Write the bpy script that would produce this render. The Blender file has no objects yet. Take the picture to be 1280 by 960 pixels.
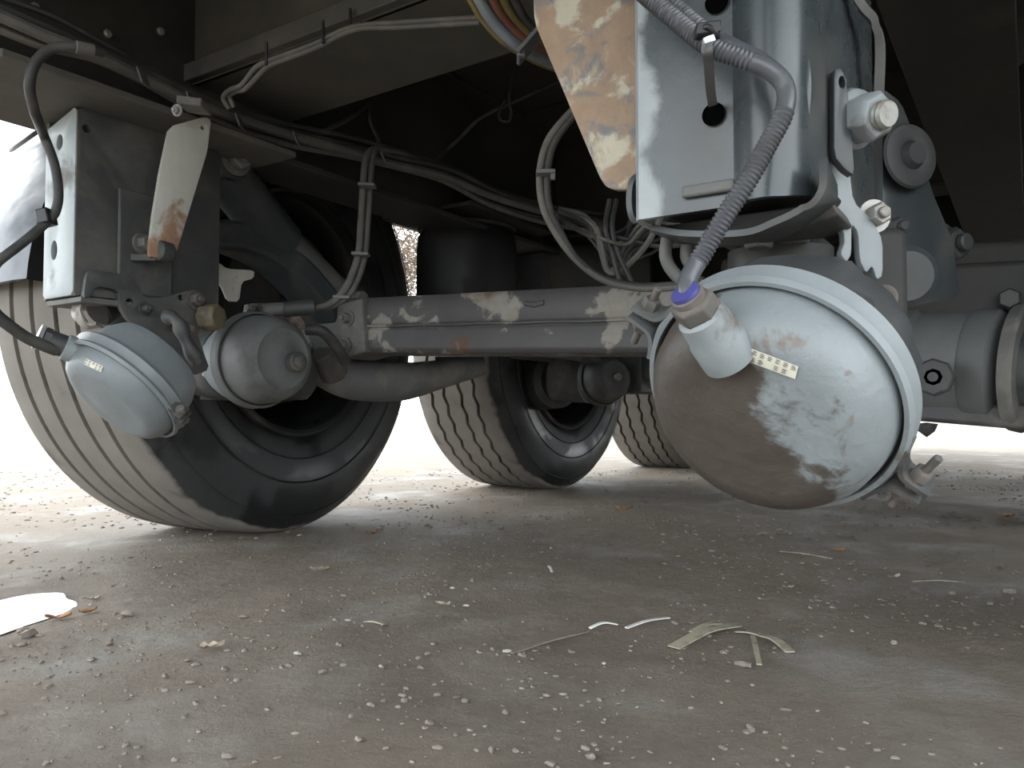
import bpy, math, random
from mathutils import Vector, Matrix, noise
random.seed(7)
D = bpy.data; COL = bpy.context.scene.collection; SC = bpy.context.scene
V = Vector
# ------------------------------------------------------------ camera, sky, exposure
F = 980.0; H = 0.295; PITCH = math.atan(35/F)
cd = D.cameras.new('camera'); cam = D.objects.new('camera', cd); COL.objects.link(cam)
cd.sensor_width = 36; cd.lens = 36*F/1280; cd.clip_start = 0.02; cd.clip_end = 500
cam.location = (0, 0, H); cam.rotation_euler = (math.pi/2+PITCH, 0, 0)
SC.camera = cam
w = D.worlds.new('overcast'); SC.world = w; w.use_nodes = True
bg = w.node_tree.nodes['Background']; bg.inputs[0].default_value = (0.90, 0.96, 1.0, 1); bg.inputs[1].default_value = 4.6
SC.view_settings.view_transform = 'Standard'; SC.view_settings.look = 'None'
SC.view_settings.gamma = 1; SC.view_settings.use_curve_mapping = False; SC.view_settings.exposure = 0.2
sl = D.lights.new('sun', 'SUN'); so = D.objects.new('sun', sl); COL.objects.link(so)
sl.energy = 1.0; sl.angle = math.radians(40); sl.color = (1, .97, .92)
so.rotation_euler = V((.75, -.35, -.75)).to_track_quat('-Z', 'Y').to_euler()   # veiled sun, high on the left

# ------------------------------------------------------------ frames
FW = V((0, math.cos(PITCH), math.sin(PITCH))); UP = V((0, -math.sin(PITCH), math.cos(PITCH))); RT = V((1, 0, 0)); EYE = V((0, 0, H)); Z = V((0, 0, 1))
def ray(px, py): return FW + RT*((px-640)/F) + UP*((480-py)/F)
def W(px, py, d): return EYE + ray(px, py)*d                       # point seen there, d metres along the view
def G(px, py, z=0.0):                                              # point on the ground
    r = ray(px, py); return EYE + r*((z-H)/r.z)
def onplane(px, py, p, n):
    r = ray(px, py); return EYE + r*((p-EYE).dot(n)/r.dot(n))
TH = math.radians(33.5)
U = V((math.sin(TH), math.cos(TH), 0)); VV = V((-math.cos(TH), math.sin(TH), 0))   # along the trailer / towards its left side
def C(t, v, z): return U*t + VV*v + Z*z
def aim(px, py, tilt, ang):                                        # axis tilted from the line of sight, ang = picture direction, 0 right, 90 up
    tc = -ray(px, py).normalized(); r = Z.cross(tc).normalized(); r = r if r.x > 0 else -r
    up = r.cross(-tc).normalized(); up = up if up.z > 0 else -up
    a = math.radians(tilt); b = math.radians(ang)
    return (tc*math.cos(a) + (r*math.cos(b)+up*math.sin(b))*math.sin(a)).normalized()
def basis(a, hint=None):
    a = a.normalized(); h = hint or (Z if abs(a.z) < .9 else V((1, 0, 0)))
    x = (h - a*h.dot(a)).normalized(); return a, x, a.cross(x)

# ------------------------------------------------------------ mesh builder
class MB:
    def __init__(s): s.v = []; s.f = []
    def add(s, vs, fs):
        n = len(s.v); s.v += [V(p) for p in vs]; s.f += [tuple(i+n for i in f) for f in fs]; return s
    def box(s, c, ax, ay, az):                                     # half-axis vectors
        vs = [c+ax*i+ay*j+az*k for i in (-1, 1) for j in (-1, 1) for k in (-1, 1)]
        return s.add(vs, [(0, 1, 3, 2), (4, 6, 7, 5), (0, 4, 5, 1), (2, 3, 7, 6), (0, 2, 6, 4), (1, 5, 7, 3)])
    def cbox(s, t0, t1, v0, v1, z0, z1):
        return s.box(C((t0+t1)/2, (v0+v1)/2, (z0+z1)/2), U*(t1-t0)/2, VV*(v1-v0)/2, Z*(z1-z0)/2)
    def prism(s, pts, ext):
        n = len(pts); vs = list(pts)+[p+ext for p in pts]
        fs = [tuple(range(n))[::-1], tuple(range(n, 2*n))]+[(i, (i+1) % n, n+(i+1) % n, n+i) for i in range(n)]
        return s.add(vs, fs)
    def lathe(s, prof, o, a, seg=48, hint=None, rf=None, close=True):   # prof [(axial, radius)]
        a, x, y = basis(a, hint); n = len(s.v); m = len(prof)
        for k in range(seg):
            th = 2*math.pi*k/seg; e = x*math.cos(th)+y*math.sin(th)
            for i, (h, r) in enumerate(prof):
                if rf: h, r = rf(i, h, r, th)
                s.v.append(o+a*h+e*r)
        for k in range(seg):
            for i in range(m-1):
                A = n+k*m+i; B = n+((k+1) % seg)*m+i; s.f.append((A, A+1, B+1, B))
        return s
    def cyl(s, p, q, r, r2=None, seg=24, ch=0.0):
        L = (q-p).length; r2 = r if r2 is None else r2
        if ch: pr = [(0, 0), (0, r-ch), (ch, r), (L-ch, r2), (L, r2-ch), (L, 0)]
        else: pr = [(0, 0), (0, r), (L, r2), (L, 0)]
        return s.lathe(pr, p, q-p, seg)
    def hexb(s, p, a, r, h, seg=6):
        a = a.normalized()
        return s.lathe([(0, 0), (0, r), (h*.82, r), (h, r*.82), (h, 0)], p, a, seg)
    def bolt(s, p, a, r, h, washer=True):
        a = a.normalized()
        if washer: s.cyl(p, p+a*h*.22, r*1.45, seg=20)
        s.hexb(p+a*h*.2, a, r, h*.8); s.cyl(p+a*h, p+a*h*1.35, r*.5, seg=12, ch=r*.1); return s
    def tube(s, pts, r, seg=10, sub=8, rf=None, flat=None):
        P = smooth(pts, sub); n = len(s.v); m = len(P); x = None; acc = 0
        for i, p in enumerate(P):
            t = (P[min(i+1, m-1)]-P[max(i-1, 0)]).normalized()
            if x is None: x = (Z if abs(t.z) < .9 else V((1, 0, 0)))
            x = (x-t*x.dot(t)).normalized(); y = t.cross(x)
            if i: acc += (P[i]-P[i-1]).length
            rr = rf(i, acc, i/(m-1)) if rf else r
            for k in range(seg):
                th = 2*math.pi*k/seg
                s.v.append(p+x*math.cos(th)*rr+y*math.sin(th)*rr*(flat or 1))
        for i in range(m-1):
            for k in range(seg):
                A = n+i*seg+k; B = n+i*seg+(k+1) % seg; s.f.append((A, B, B+seg, A+seg))
        s.f.append(tuple(range(n, n+seg))[::-1]); s.f.append(tuple(range(n+(m-1)*seg, n+m*seg))); return s
    def ribbon(s, pts, wdir, hw, th, sub=8):                      # bent flat bar: path, width direction, half width, thickness
        P = smooth(pts, sub); n = len(s.v); m = len(P)
        for i, p in enumerate(P):
            t = (P[min(i+1, m-1)]-P[max(i-1, 0)]).normalized(); wd = (wdir-t*wdir.dot(t)).normalized(); nn = t.cross(wd)
            h = hw[0]+(hw[1]-hw[0])*i/(m-1) if isinstance(hw, tuple) else hw
            for a, b in ((-1, -1), (1, -1), (1, 1), (-1, 1)): s.v.append(p+wd*h*a+nn*th*.5*b)
        for i in range(m-1):
            for k in range(4):
                A = n+i*4+k; B = n+i*4+(k+1) % 4; s.f.append((A, B, B+4, A+4))
        s.f.append((n+3, n+2, n+1, n)); e = n+(m-1)*4; s.f.append((e, e+1, e+2, e+3)); return s
def smooth(pts, sub):
    if len(pts) < 3 or sub < 2: return [V(p) for p in pts]
    P = [pts[0]*2-pts[1]]+list(pts)+[pts[-1]*2-pts[-2]]; out = []
    for i in range(1, len(P)-2):
        a, b, c, d = P[i-1:i+3]
        for k in range(sub):
            t = k/sub
            out.append(.5*((2*b)+(c-a)*t+(2*a-5*b+4*c-d)*t*t+(3*b-a-3*c+d)*t**3))
    out.append(V(pts[-1])); return out
BASE = {}
def mesh(name, mb, base):
    me = D.meshes.new(name); me.from_pydata([tuple(p-base) for p in mb.v], [], mb.f); me.validate()
    import bmesh
    b = bmesh.new(); b.from_mesh(me); bmesh.ops.remove_doubles(b, verts=b.verts, dist=1e-6); bmesh.ops.recalc_face_normals(b, faces=b.faces); b.to_mesh(me); b.free()
    me.polygons.foreach_set('use_smooth', [True]*len(me.polygons)); me.set_sharp_from_angle(angle=math.radians(38)); return me
def part(name, mb, m, parent, bev=0, label=None, kind=None):
    base = BASE[parent.name]; me = mesh(name, mb, base) if isinstance(mb, MB) else mb
    o = D.objects.new(name, me); COL.objects.link(o); o.parent = parent; BASE[o.name] = base
    me.materials.clear(); me.materials.append(m)
    if bev: bm_ = o.modifiers.new('bevel', 'BEVEL'); bm_.width = bev; bm_.segments = 2; bm_.limit_method = 'ANGLE'; bm_.angle_limit = math.radians(40)
    if label: o['label'] = label
    if kind: o['kind'] = kind
    return o
def T(name, label, cat, loc, group=None):
    o = D.objects.new(name, None); COL.objects.link(o); o.location = loc; o.empty_display_size = .05
    o['label'] = label; o['category'] = cat
    if group: o['group'] = group
    BASE[o.name] = V(loc); return o
def one(name, mb, m, label, cat, loc=None, bev=0, group=None, kind=None):
    if loc is None:
        lo = [min(p[i] for p in mb.v) for i in range(3)]; hi = [max(p[i] for p in mb.v) for i in range(3)]
        loc = V(((lo[0]+hi[0])/2, (lo[1]+hi[1])/2, lo[2]))
    me = mesh(name, mb, V(loc)); o = D.objects.new(name, me); COL.objects.link(o); o.location = loc; me.materials.append(m)
    BASE[o.name] = V(loc)
    if bev: b = o.modifiers.new('bevel', 'BEVEL'); b.width = bev; b.segments = 2; b.limit_method = 'ANGLE'; b.angle_limit = math.radians(40)
    if label: o['label'] = label
    if cat: o['category'] = cat
    if group: o['group'] = group
    if kind: o['kind'] = kind
    return o
def plate(outline, holes, p, n, th, bev=.0008, rnd=True):
    """flat sheet with real holes; outline and holes traced on the plane (p, n)"""
    n = n.normalized(); x = (U if abs(n.dot(U)) < .8 else VV); x = (x-n*x.dot(n)).normalized(); y = n.cross(x)
    cu = D.curves.new('tmp', 'CURVE'); cu.dimensions = '2D'; cu.fill_mode = 'BOTH'; cu.extrude = th/2; cu.bevel_depth = bev; cu.bevel_resolution = 1; cu.offset = -bev
    def spl(pts):
        s = cu.splines.new('POLY'); s.points.add(len(pts)-1); s.use_cyclic_u = True
        for i, (a, b) in enumerate(pts): s.points[i].co = (a, b, 0, 1)
    def to2(q): d = q-p; return (d.dot(x), d.dot(y))
    o2 = [to2(onplane(a, b, p, n)) if not isinstance(a, Vector) else to2(a) for a, b in outline]
    if rnd: o2 = chaikin(o2)
    spl(o2)
    for (hx, hy, r, el) in holes:
        c = to2(onplane(hx, hy, p, n)); spl([(c[0]+r*math.cos(k*math.pi/10), c[1]+r*el*math.sin(k*math.pi/10)) for k in range(20)])
    o = D.objects.new('tmp', cu); COL.objects.link(o); dg = bpy.context.evaluated_depsgraph_get(); dg.update()
    me = D.meshes.new_from_object(o.evaluated_get(dg)); mb = MB()
    mb.add([p+x*vv.co.x+y*vv.co.y+n*(vv.co.z-th/2) for vv in me.vertices], [tuple(f.vertices) for f in me.polygons])
    D.objects.remove(o); D.curves.remove(cu); D.meshes.remove(me); return mb
def chaikin(pts, k=.18):
    out = []; n = len(pts)
    for i in range(n):
        a, b, c = V(pts[i-1]), V(pts[i]), V(pts[(i+1) % n])
        for q in (a, c):
            L = (q-b).length; out.append(tuple(b+(q-b)*min(k, .006/max(L, 1e-4))))
    return out

# ------------------------------------------------------------ materials
def mat(name, base, dirt=None, sc=8, th=.55, soft=.05, rough=.5, drough=.85, metal=0.0, bump=.15, bsc=70, var=.18, grad=None, dirt2=None, sc2=5, th2=.6, soft2=.04, grad2=None, spec=.5, seed=0, coat=0):
    m = D.materials.new(name); m.use_nodes = True; nt = m.node_tree; N = nt.nodes; L = nt.links; P = N['Principled BSDF']
    tc = N.new('ShaderNodeTexCoord'); mp = N.new('ShaderNodeMapping'); mp.inputs[1].default_value = (seed, seed*1.7, 0); L.new(tc.outputs['Object'], mp.inputs[0])
    def nz(s, det=6, rg=.6, dist=0):
        n = N.new('ShaderNodeTexNoise'); n.inputs['Scale'].default_value = s; n.inputs['Detail'].default_value = det; n.inputs['Roughness'].default_value = rg; n.inputs['Distortion'].default_value = dist
        L.new(mp.outputs[0], n.inputs['Vector']); return n.outputs['Fac']
    def mth(op, a, b, c=None):
        n = N.new('ShaderNodeMath'); n.operation = op
        for i, q in enumerate((a, b, c)):
            if q is None: continue
            if isinstance(q, (int, float)): n.inputs[i].default_value = q
            else: L.new(q, n.inputs[i])
        return n.outputs[0]
    def mask(s, t, so_, g):
        f = nz(s, 7, .6, .4)
        if g:
            d = N.new('ShaderNodeVectorMath'); d.operation = 'DOT_PRODUCT'; L.new(tc.outputs['Object'], d.inputs[0]); d.inputs[1].default_value = g[0]
            f = mth('ADD', f, mth('MULTIPLY', mth('SUBTRACT', d.outputs['Value'], g[1]), g[2]))
        r = N.new('ShaderNodeMapRange'); r.interpolation_type = 'SMOOTHSTEP'; L.new(f, r.inputs[0]); r.inputs[1].default_value = t-so_; r.inputs[2].default_value = t+so_; return r.outputs[0]
    def mix(f, a, b, isc=True):
        n = N.new('ShaderNodeMix'); n.data_type = 'RGBA' if isc else 'FLOAT'
        k = (0, 6, 7, 2) if isc else (0, 2, 3, 0)
        for idx, q in zip(k[:3], (f, a, b)):
            if isinstance(q, (int, float)): n.inputs[idx].default_value = q
            elif isinstance(q, tuple): n.inputs[idx].default_value = (*q, 1)
            else: L.new(q, n.inputs[idx])
        return n.outputs[k[3]]
    lo = tuple(c*(1-var*1.3) for c in base); hi = tuple(min(1, c*(1+var)) for c in base)
    col = mix(nz(23), lo, hi); rg = rough
    rg = mth('ADD', mth('MULTIPLY', nz(31), .2), rough-.1)
    if dirt:
        k = mask(sc, th, soft, grad); dv = mix(nz(60), tuple(c*.7 for c in dirt), tuple(min(1, c*1.25) for c in dirt)); col = mix(k, col, dv); rg = mix(k, rg, drough, False)
    if dirt2:
        k = mask(sc2, th2, soft2, grad2); dv = mix(nz(45), tuple(c*.75 for c in dirt2), tuple(min(1, c*1.2) for c in dirt2)); col = mix(k, col, dv); rg = mix(k, rg, drough, False)
    L.new(col, P.inputs['Base Color']); L.new(rg, P.inputs['Roughness']) if not isinstance(rg, float) else None
    P.inputs['Metallic'].default_value = metal; P.inputs['Specular IOR Level'].default_value = spec
    if coat: P.inputs['Coat Weight'].default_value = coat; P.inputs['Coat Roughness'].default_value = .15
    if bump:
        b = N.new('ShaderNodeBump'); b.inputs['Strength'].default_value = bump; b.inputs['Distance'].default_value = .004
        L.new(nz(bsc, 5) if bsc != 34 else nz(34, 12, .78), b.inputs['Height']); L.new(b.outputs[0], P.inputs['Normal'])
    return m
M = {}
M['frame'] = mat('frame_paint', (.024, .025, .023), (.055, .05, .042), sc=4, th=.56, soft=.15, rough=.7)
M['cross'] = mat('crossmember_paint', (.085, .083, .073), (.13, .12, .105), sc=5, th=.55, soft=.15, rough=.75)
M['deck'] = mat('deck_underside', (.036, .036, .031), (.06, .056, .046), sc=3, th=.55, soft=.2, rough=.85)
M['hang'] = mat('hanger_dark_paint', (.042, .050, .053), (.09, .088, .08), sc=9, th=.58, soft=.12, rough=.38, drough=.7, bump=.05)
M['hangl'] = mat('hanger_left_paint', (.06, .064, .065), (.115, .11, .10), sc=9, th=.52, soft=.12, rough=.5, drough=.75, bump=.12)
M['hangw'] = mat('pale_flange', (.33, .37, .38), (.16, .15, .14), sc=11, th=.62, soft=.08, rough=.45)  # front face of the left hanger, paler than its webs
M['grey'] = mat('chamber_grey', (.165, .185, .195), (.085, .08, .07), sc=7, th=.62, soft=.08, rough=.45, bump=.2)
M['ringg'] = mat('clamp_grey', (.215, .24, .25), (.12, .105, .09), sc=14, th=.62, soft=.06, rough=.5, bump=.2)
M['dust'] = mat('dusty_steel', (.115, .116, .112), (.20, .19, .172), sc=12, th=.56, soft=.12, rough=.65)
M['dark'] = mat('dark_steel', (.045, .047, .048), (.11, .1, .088), sc=10, th=.58, soft=.1, rough=.55)
M['black'] = mat('black_rubber', (.008, .008, .009), (.018, .018, .019), sc=8, th=.6, soft=.12, rough=.55)
M['hose'] = mat('rubber_hose', (.03, .032, .033), (.08, .074, .065), sc=20, th=.56, soft=.14, rough=.55)
M['hosel'] = mat('dusty_hose', (.105, .105, .098), (.16, .148, .128), sc=20, th=.56, soft=.14, rough=.65)
M['cond'] = mat('corrugated_conduit', (.075, .08, .09), (.05, .05, .05), sc=25, th=.58, soft=.1, rough=.33)
M['axle'] = mat('axle_paint', (.085, .082, .084), (.27, .255, .225), sc=9, th=.565, soft=.02, rough=.6, dirt2=(.13, .07, .045), sc2=5, th2=.64, soft2=.06, seed=3)
M['rustp'] = mat('rusty_plate', (.17, .16, .165), (.30, .215, .15), sc=22, th=.47, soft=.05, rough=.7, dirt2=(.46, .43, .34), sc2=21, th2=.56, soft2=.05, seed=9, bump=.3)
M['strap'] = mat('pale_strap_paint', (.40, .40, .36), (.23, .13, .08), sc=16, th=.60, soft=.08, grad=((0, 0, -1), -.10, 2.2), rough=.6)
M['tab'] = mat('pale_tab', (.44, .43, .38), (.25, .22, .17), sc=30, th=.6, soft=.1, rough=.7)
M['bolt'] = mat('bolt_steel', (.33, .33, .31), (.16, .12, .09), sc=30, th=.56, soft=.1, rough=.5, metal=.35)
M['boltr'] = mat('rusty_bolt', (.085, .078, .072), (.14, .12, .105), sc=35, th=.55, soft=.1, rough=.7)
M['brass'] = mat('ochre_fitting', (.13, .105, .065), (.08, .07, .055), sc=30, th=.55, soft=.1, rough=.55)
M['white'] = mat('paper_sticker', (.62, .60, .50), (.45, .42, .33), sc=30, th=.58, soft=.1, rough=.6, bump=0)
M['holeshade'] = mat('painted_hole_shade', (.002, .002, .002), rough=1, bump=0, spec=0)  # near-black for discs that paint the shade inside the hanger holes
M['chd'] = mat('chamber_dusty', (.118, .125, .124), (.075, .075, .07), sc=9, th=.58, soft=.1, rough=.65)
M['ink'] = mat('sticker_ink', (.05, .05, .05), rough=.6, bump=0)
M['blue'] = mat('blue_seal', (.06, .06, .22), rough=.5, bump=0)
M['chrome'] = mat('bright_steel', (.62, .64, .66), rough=.3, metal=.7, bump=.05)
M['fender'] = mat('fender_plastic', (.035, .045, .062), (.07, .085, .11), sc=3, th=.6, soft=.2, rough=.32, bump=.02)
M['tie'] = mat('cable_tie_plastic', (.15, .155, .16), rough=.5, bump=0)
M['tieb'] = mat('black_tie_plastic', (.02, .02, .022), rough=.4, bump=0)
M['gold'] = mat('yellow_hose', (.17, .13, .04), (.09, .08, .06), sc=20, th=.6, soft=.1, rough=.6)
M['redh'] = mat('red_hose', (.20, .075, .045), (.1, .08, .06), sc=20, th=.6, soft=.1, rough=.6)
M['blueh'] = mat('grey_blue_hose', (.17, .20, .22), (.1, .09, .08), sc=20, th=.6, soft=.1, rough=.5)
M['leaf'] = mat('dead_leaf', (.42, .22, .10), (.22, .12, .06), sc=40, th=.5, soft=.1, rough=.7)
M['leafp'] = mat('pale_leaf', (.50, .42, .33), (.3, .22, .15), sc=40, th=.5, soft=.1, rough=.7)
M['straw'] = mat('dry_stalk', (.36, .32, .24), (.2, .17, .13), sc=40, th=.55, soft=.1, rough=.8)
M['bone'] = mat('white_strip', (.72, .72, .70), (.5, .48, .44), sc=40, th=.6, soft=.1, rough=.6)
M['stone'] = mat('pebble_stone', (.26, .22, .185), (.17, .14, .115), sc=50, th=.5, soft=.2, rough=.75)
M['stonew'] = mat('white_pebble', (.42, .40, .36), (.4, .37, .33), sc=50, th=.55, soft=.2, rough=.7)
M['leafs'] = mat('autumn_foliage', (.22, .165, .12), (.08, .055, .04), sc=9, th=.5, soft=.1, rough=.8)
# big chamber cap: a wet brown dirt field with its own outline on dried grey dust
BC = W(972, 478, .585); BA = aim(972, 478, 38, -125); _, bx, by = basis(BA)
EXd = RT*(-.86)-Z*.5
M['bigcap'] = mat('chamber_cap_stained', (.20, .225, .235), (.062, .051, .043), sc=9, th=.55, soft=.03, rough=.42, drough=.5, grad=(tuple(EXd), -.047, 5), dirt2=(.15, .13, .115), sc2=17, th2=.66, soft2=.03, bump=.25, bsc=130)
M['rimm'] = mat('rim_steel', (.03, .032, .034), (.10, .085, .07), sc=10, th=.6, soft=.1, rough=.3, drough=.6, metal=.2)
def tyremat():
    m = mat('tyre_rubber', (.013, .014, .015), (.03, .031, .032), sc=6, th=.5, soft=.05, rough=.36, drough=.6, bump=.12, bsc=50)
    nt = m.node_tree; N = nt.nodes; L = nt.links; P = N['Principled BSDF']
    old = P.inputs['Base Color'].links[0].from_socket; oldr = P.inputs['Roughness'].links[0].from_socket
    tc = N.new('ShaderNodeTexCoord'); sx = N.new('ShaderNodeSeparateXYZ'); L.new(tc.outputs['Object'], sx.inputs[0])
    a = N.new('ShaderNodeCombineXYZ'); L.new(sx.outputs[1], a.inputs[1]); L.new(sx.outputs[2], a.inputs[2])
    ln = N.new('ShaderNodeVectorMath'); ln.operation = 'LENGTH'; L.new(a.outputs[0], ln.inputs[0])
    nz = N.new('ShaderNodeTexNoise'); nz.inputs['Scale'].default_value = 14; nz.inputs['Detail'].default_value = 6; L.new(tc.outputs['Object'], nz.inputs['Vector'])
    md = N.new('ShaderNodeMath'); md.operation = 'MULTIPLY_ADD'; L.new(nz.outputs[0], md.inputs[0]); md.inputs[1].default_value = .03; L.new(ln.outputs['Value'], md.inputs[2])
    r = N.new('ShaderNodeMapRange'); L.new(md.outputs[0], r.inputs[0]); r.inputs[1].default_value = .5215; r.inputs[2].default_value = .528
    cr = N.new('ShaderNodeMix'); cr.data_type = 'RGBA'; L.new(nz.outputs[0], cr.inputs[0]); cr.inputs[6].default_value = (.12, .11, .097, 1); cr.inputs[7].default_value = (.235, .215, .19, 1)
    mx = N.new('ShaderNodeMix'); mx.data_type = 'RGBA'; L.new(r.outputs[0], mx.inputs[0]); L.new(old, mx.inputs[6]); L.new(cr.outputs[2], mx.inputs[7]); L.new(mx.outputs[2], P.inputs['Base Color'])
    mr = N.new('ShaderNodeMix'); L.new(r.outputs[0], mr.inputs[0]); L.new(oldr, mr.inputs[2]); mr.inputs[3].default_value = .85; L.new(mr.outputs[0], P.inputs['Roughness'])
    return m
M['tyre'] = tyremat()
def groundmat():
    m = mat('wet_sandy_ground', (.315, .262, .208), (.20, .165, .130), sc=1.8, th=.5, soft=.2, rough=.85, drough=.6, bump=1.0, bsc=34, var=.22, dirt2=(.36, .33, .295), sc2=3.5, th2=.6, soft2=.12)
    P = m.node_tree.nodes['Principled BSDF']; P.inputs['Specular IOR Level'].default_value = .22
    for n in m.node_tree.nodes:
        if n.type == 'BUMP': n.inputs['Distance'].default_value = .012
    return m
M['ground'] = groundmat()
wm = D.materials.new('puddle_water'); wm.use_nodes = True; p = wm.node_tree.nodes['Principled BSDF']
p.inputs['Base Color'].default_value = (.10, .09, .075, 1); p.inputs['Roughness'].default_value = .03; p.inputs['IOR'].default_value = 1.33; M['water'] = wm

# ------------------------------------------------------------ ground
PUD = [(G(-8, 765), .085, .15), (G(-60, 745), .2, .16)]
def gz(x, y):
    n = noise.noise; z = .006*n(V((x*2.1, y*2.1, 0))) +   .0048*n(V((x*7, y*7, 3))) + .003*n(V((x*19, y*19, 5))) + .0018*n(V((x*48, y*48, 8)))
    t = U.x*x+U.y*y; v = VV.x*x+VV.y*y
    z += .006*math.exp(-((v-.75)/.25)**2)*max(0, 1-abs(t-1)/1.6)
    for c, rx, ry in PUD:
        q = ((x-c.x)/rx)**2+((y-c.y)/ry)**2; z -= .016*math.exp(-q*.8)
    if v > 1.45: z *= .6
    return z
def grid():
    g = MB(); n = 330
    def mp(s, c, a, b): return c+math.sinh(s*a)/math.sinh(a)*b
    nx = 420; ny = 420
    for j in range(ny+1):
        y = mp((j/ny)*2-1, 1.3, 6.2, 150)
        for i in range(nx+1):
            x = mp((i/nx)*2-1, 0, 6.2, 150); k = 1/(1+(abs(x)+abs(y))*.02)
            g.v.append(V((x, y, gz(x, y)*k)))
    for j in range(ny):
        for i in range(nx):
            a = j*(nx+1)+i; g.f.append((a, a+1, a+nx+2, a+nx+1))
    return g
go = one('ground', grid(), M['ground'], None, None, V((0, 0, 0)), kind='structure')
def pool(c, rx, ry):
    g = MB(); pts = []
    for k in range(40):
        a = k*math.pi/20; r = 1+.18*noise.noise(V((math.cos(a)*1.5, math.sin(a)*1.5, 2)))
        pts.append(V((c.x+rx*1.0*r*math.cos(a), c.y+ry*1.0*r*math.sin(a), -.0085)))
    g.v = pts+[V((p.x, p.y, -.0115)) for p in pts]; g.f = [tuple(range(40))]+[(i, 40+i, 40+(i+1) % 40, (i+1) % 40) for i in range(40)]
    return g
one('puddle', pool(*PUD[0]), M['water'], 'shallow rain puddle with pale sky reflection at the left picture edge', 'puddle')

# ------------------------------------------------------------ trailer frame (longitudinal rails, crossmembers, deck)
RV = 1.19; RZ = .75; DZ = 1.10
fr = T('chassis', 'dark dusty steel trailer frame with deck seen from below, above the wheels', 'chassis', C(1, .65, RZ))
m_ = MB(); m_.cbox(-.6, 7, -.62, 2.0, DZ, DZ+.04); part('deck', m_, M['deck'], fr)
for v0, s in ((RV, 1), (.07, -1)):
    a = MB(); a.cbox(-.6, 7, v0-.005, v0+.005, RZ+.012, DZ); a.cbox(-.6, 7, v0-.065, v0+.065, RZ, RZ+.012); a.cbox(-.6, 7, v0-.065, v0+.065, DZ-.014, DZ)
    part('rail', a, M['frame'], fr, .002)
def nearcross():
    n = Z; p = V((0, 0, .855))
    q = [onplane(x, y, p, n) for x, y in ((238, 107), (560, -14), (720, 40), (362, 153))]
    # run on to the second rail along the same direction
    d1 = (q[1]-q[0]).normalized(); q[1] = q[0]+d1*1.06; d2 = (q[2]-q[3]).normalized(); q[2] = q[3]+d2*1.06
    a = MB(); a.prism([q[0], q[1], q[2], q[3]], Z*.01)
    e = (q[3]-q[0]).normalized()
    a.prism([q[0], q[1], q[1]-e*.018-Z*.001, q[0]-e*.018-Z*.001], Z*.03)
    a.prism([q[0]+e*.002, q[1]+e*.002, q[1]+e*.01, q[0]+e*.01], Z*.2)
    a.prism([q[3]-e*.01, q[2]-e*.01, q[2], q[3]], Z*.2)
    return a
part('crossmember', nearcross(), M['cross'], fr, .002)
for t, z0 in ((2.02, .80), (2.75, .70), (3.3, .78), (4.1, .6), (5.3, .5), (0.1, .9)):  # the farthest hang extra low, added to block the bright view beyond
    a = MB(); a.cbox(t, t+.008, .12, 1.18, z0, DZ); a.cbox(t-.05, t+.05, .12, 1.18, z0, z0+.01)
    part('crossmember', a, M['frame'], fr, .002)
for t in (.28, .9, 1.42, 2.1, 2.9, 3.7, 4.6):                       # outriggers between rail and side
    a = MB(); a.prism([C(t, RV+.01, .80), C(t, RV+.01, DZ), C(t, 1.98, DZ), C(t, 1.98, DZ-.08)], U*.008)
    part('outrigger', a, M['frame'], fr)
    a = MB(); a.prism([C(t, .1, .80), C(t, .1, DZ), C(t, -.6, DZ), C(t, -.6, DZ-.08)], U*.008)
    part('outrigger', a, M['frame'], fr)
a = MB(); a.cbox(-.6, 7, 1.94, 2.0, DZ-.10, DZ); part('side_rail', a, M['frame'], fr, .003)
a = MB(); a.cbox(-.6, 7, -.62, -.56, DZ-.10, DZ); part('side_rail', a, M['frame'], fr, .003)
# gusset under the rail over the left hanger
a = MB(); a.cbox(.45, .92, RV-.13, RV+.11, RZ-.012, RZ-.001); part('gusset_plate', a, M['cross'], fr, .002)
a = MB()
for x, y in ((42, 10), (133, 43), (199, 40), (366, 16), (420, 22)):
    q = onplane(x, y, C(0, RV-.006, 0), VV) if x < 300 else onplane(x, y, V((0, 0, DZ)), Z)
    part('rivet', MB().cyl(q, q+(-VV if x < 300 else -Z)*.008, .0065, seg=12, ch=.002), M['bolt'], fr)
a = MB(); a.cbox(.55, .92, -.0, .27, .80, .812); part('gusset_plate', a, M['cross'], fr, .002)
# deck boards joints
for t in (-.3, .35, .75, 1.15, 1.75, 2.4):
    a = MB(); a.cbox(t, t+.03, .18, 1.12, DZ-.035, DZ-.001); part('deck_rib', a, M['deck'], fr, .002)
# made-up box beyond the third axle, added to block the bright background
tb = T('blocker_box', 'dark box added far behind the axles to block the bright background', 'box', C(5.6, .65, .32))
a = MB(); a.cbox(5.5, 6.0, .12, 1.2, .40, .75); part('body', a, M['dark'], tb, .01)
a = MB(); a.cbox(5.485, 5.498, .16, 1.16, .44, .71); part('lid', a, M['frame'], tb, .003)
tb.location = C(5.6, .65, .40); 
for c_ in tb.children: c_.location = (0, 0, -.08)

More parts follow.
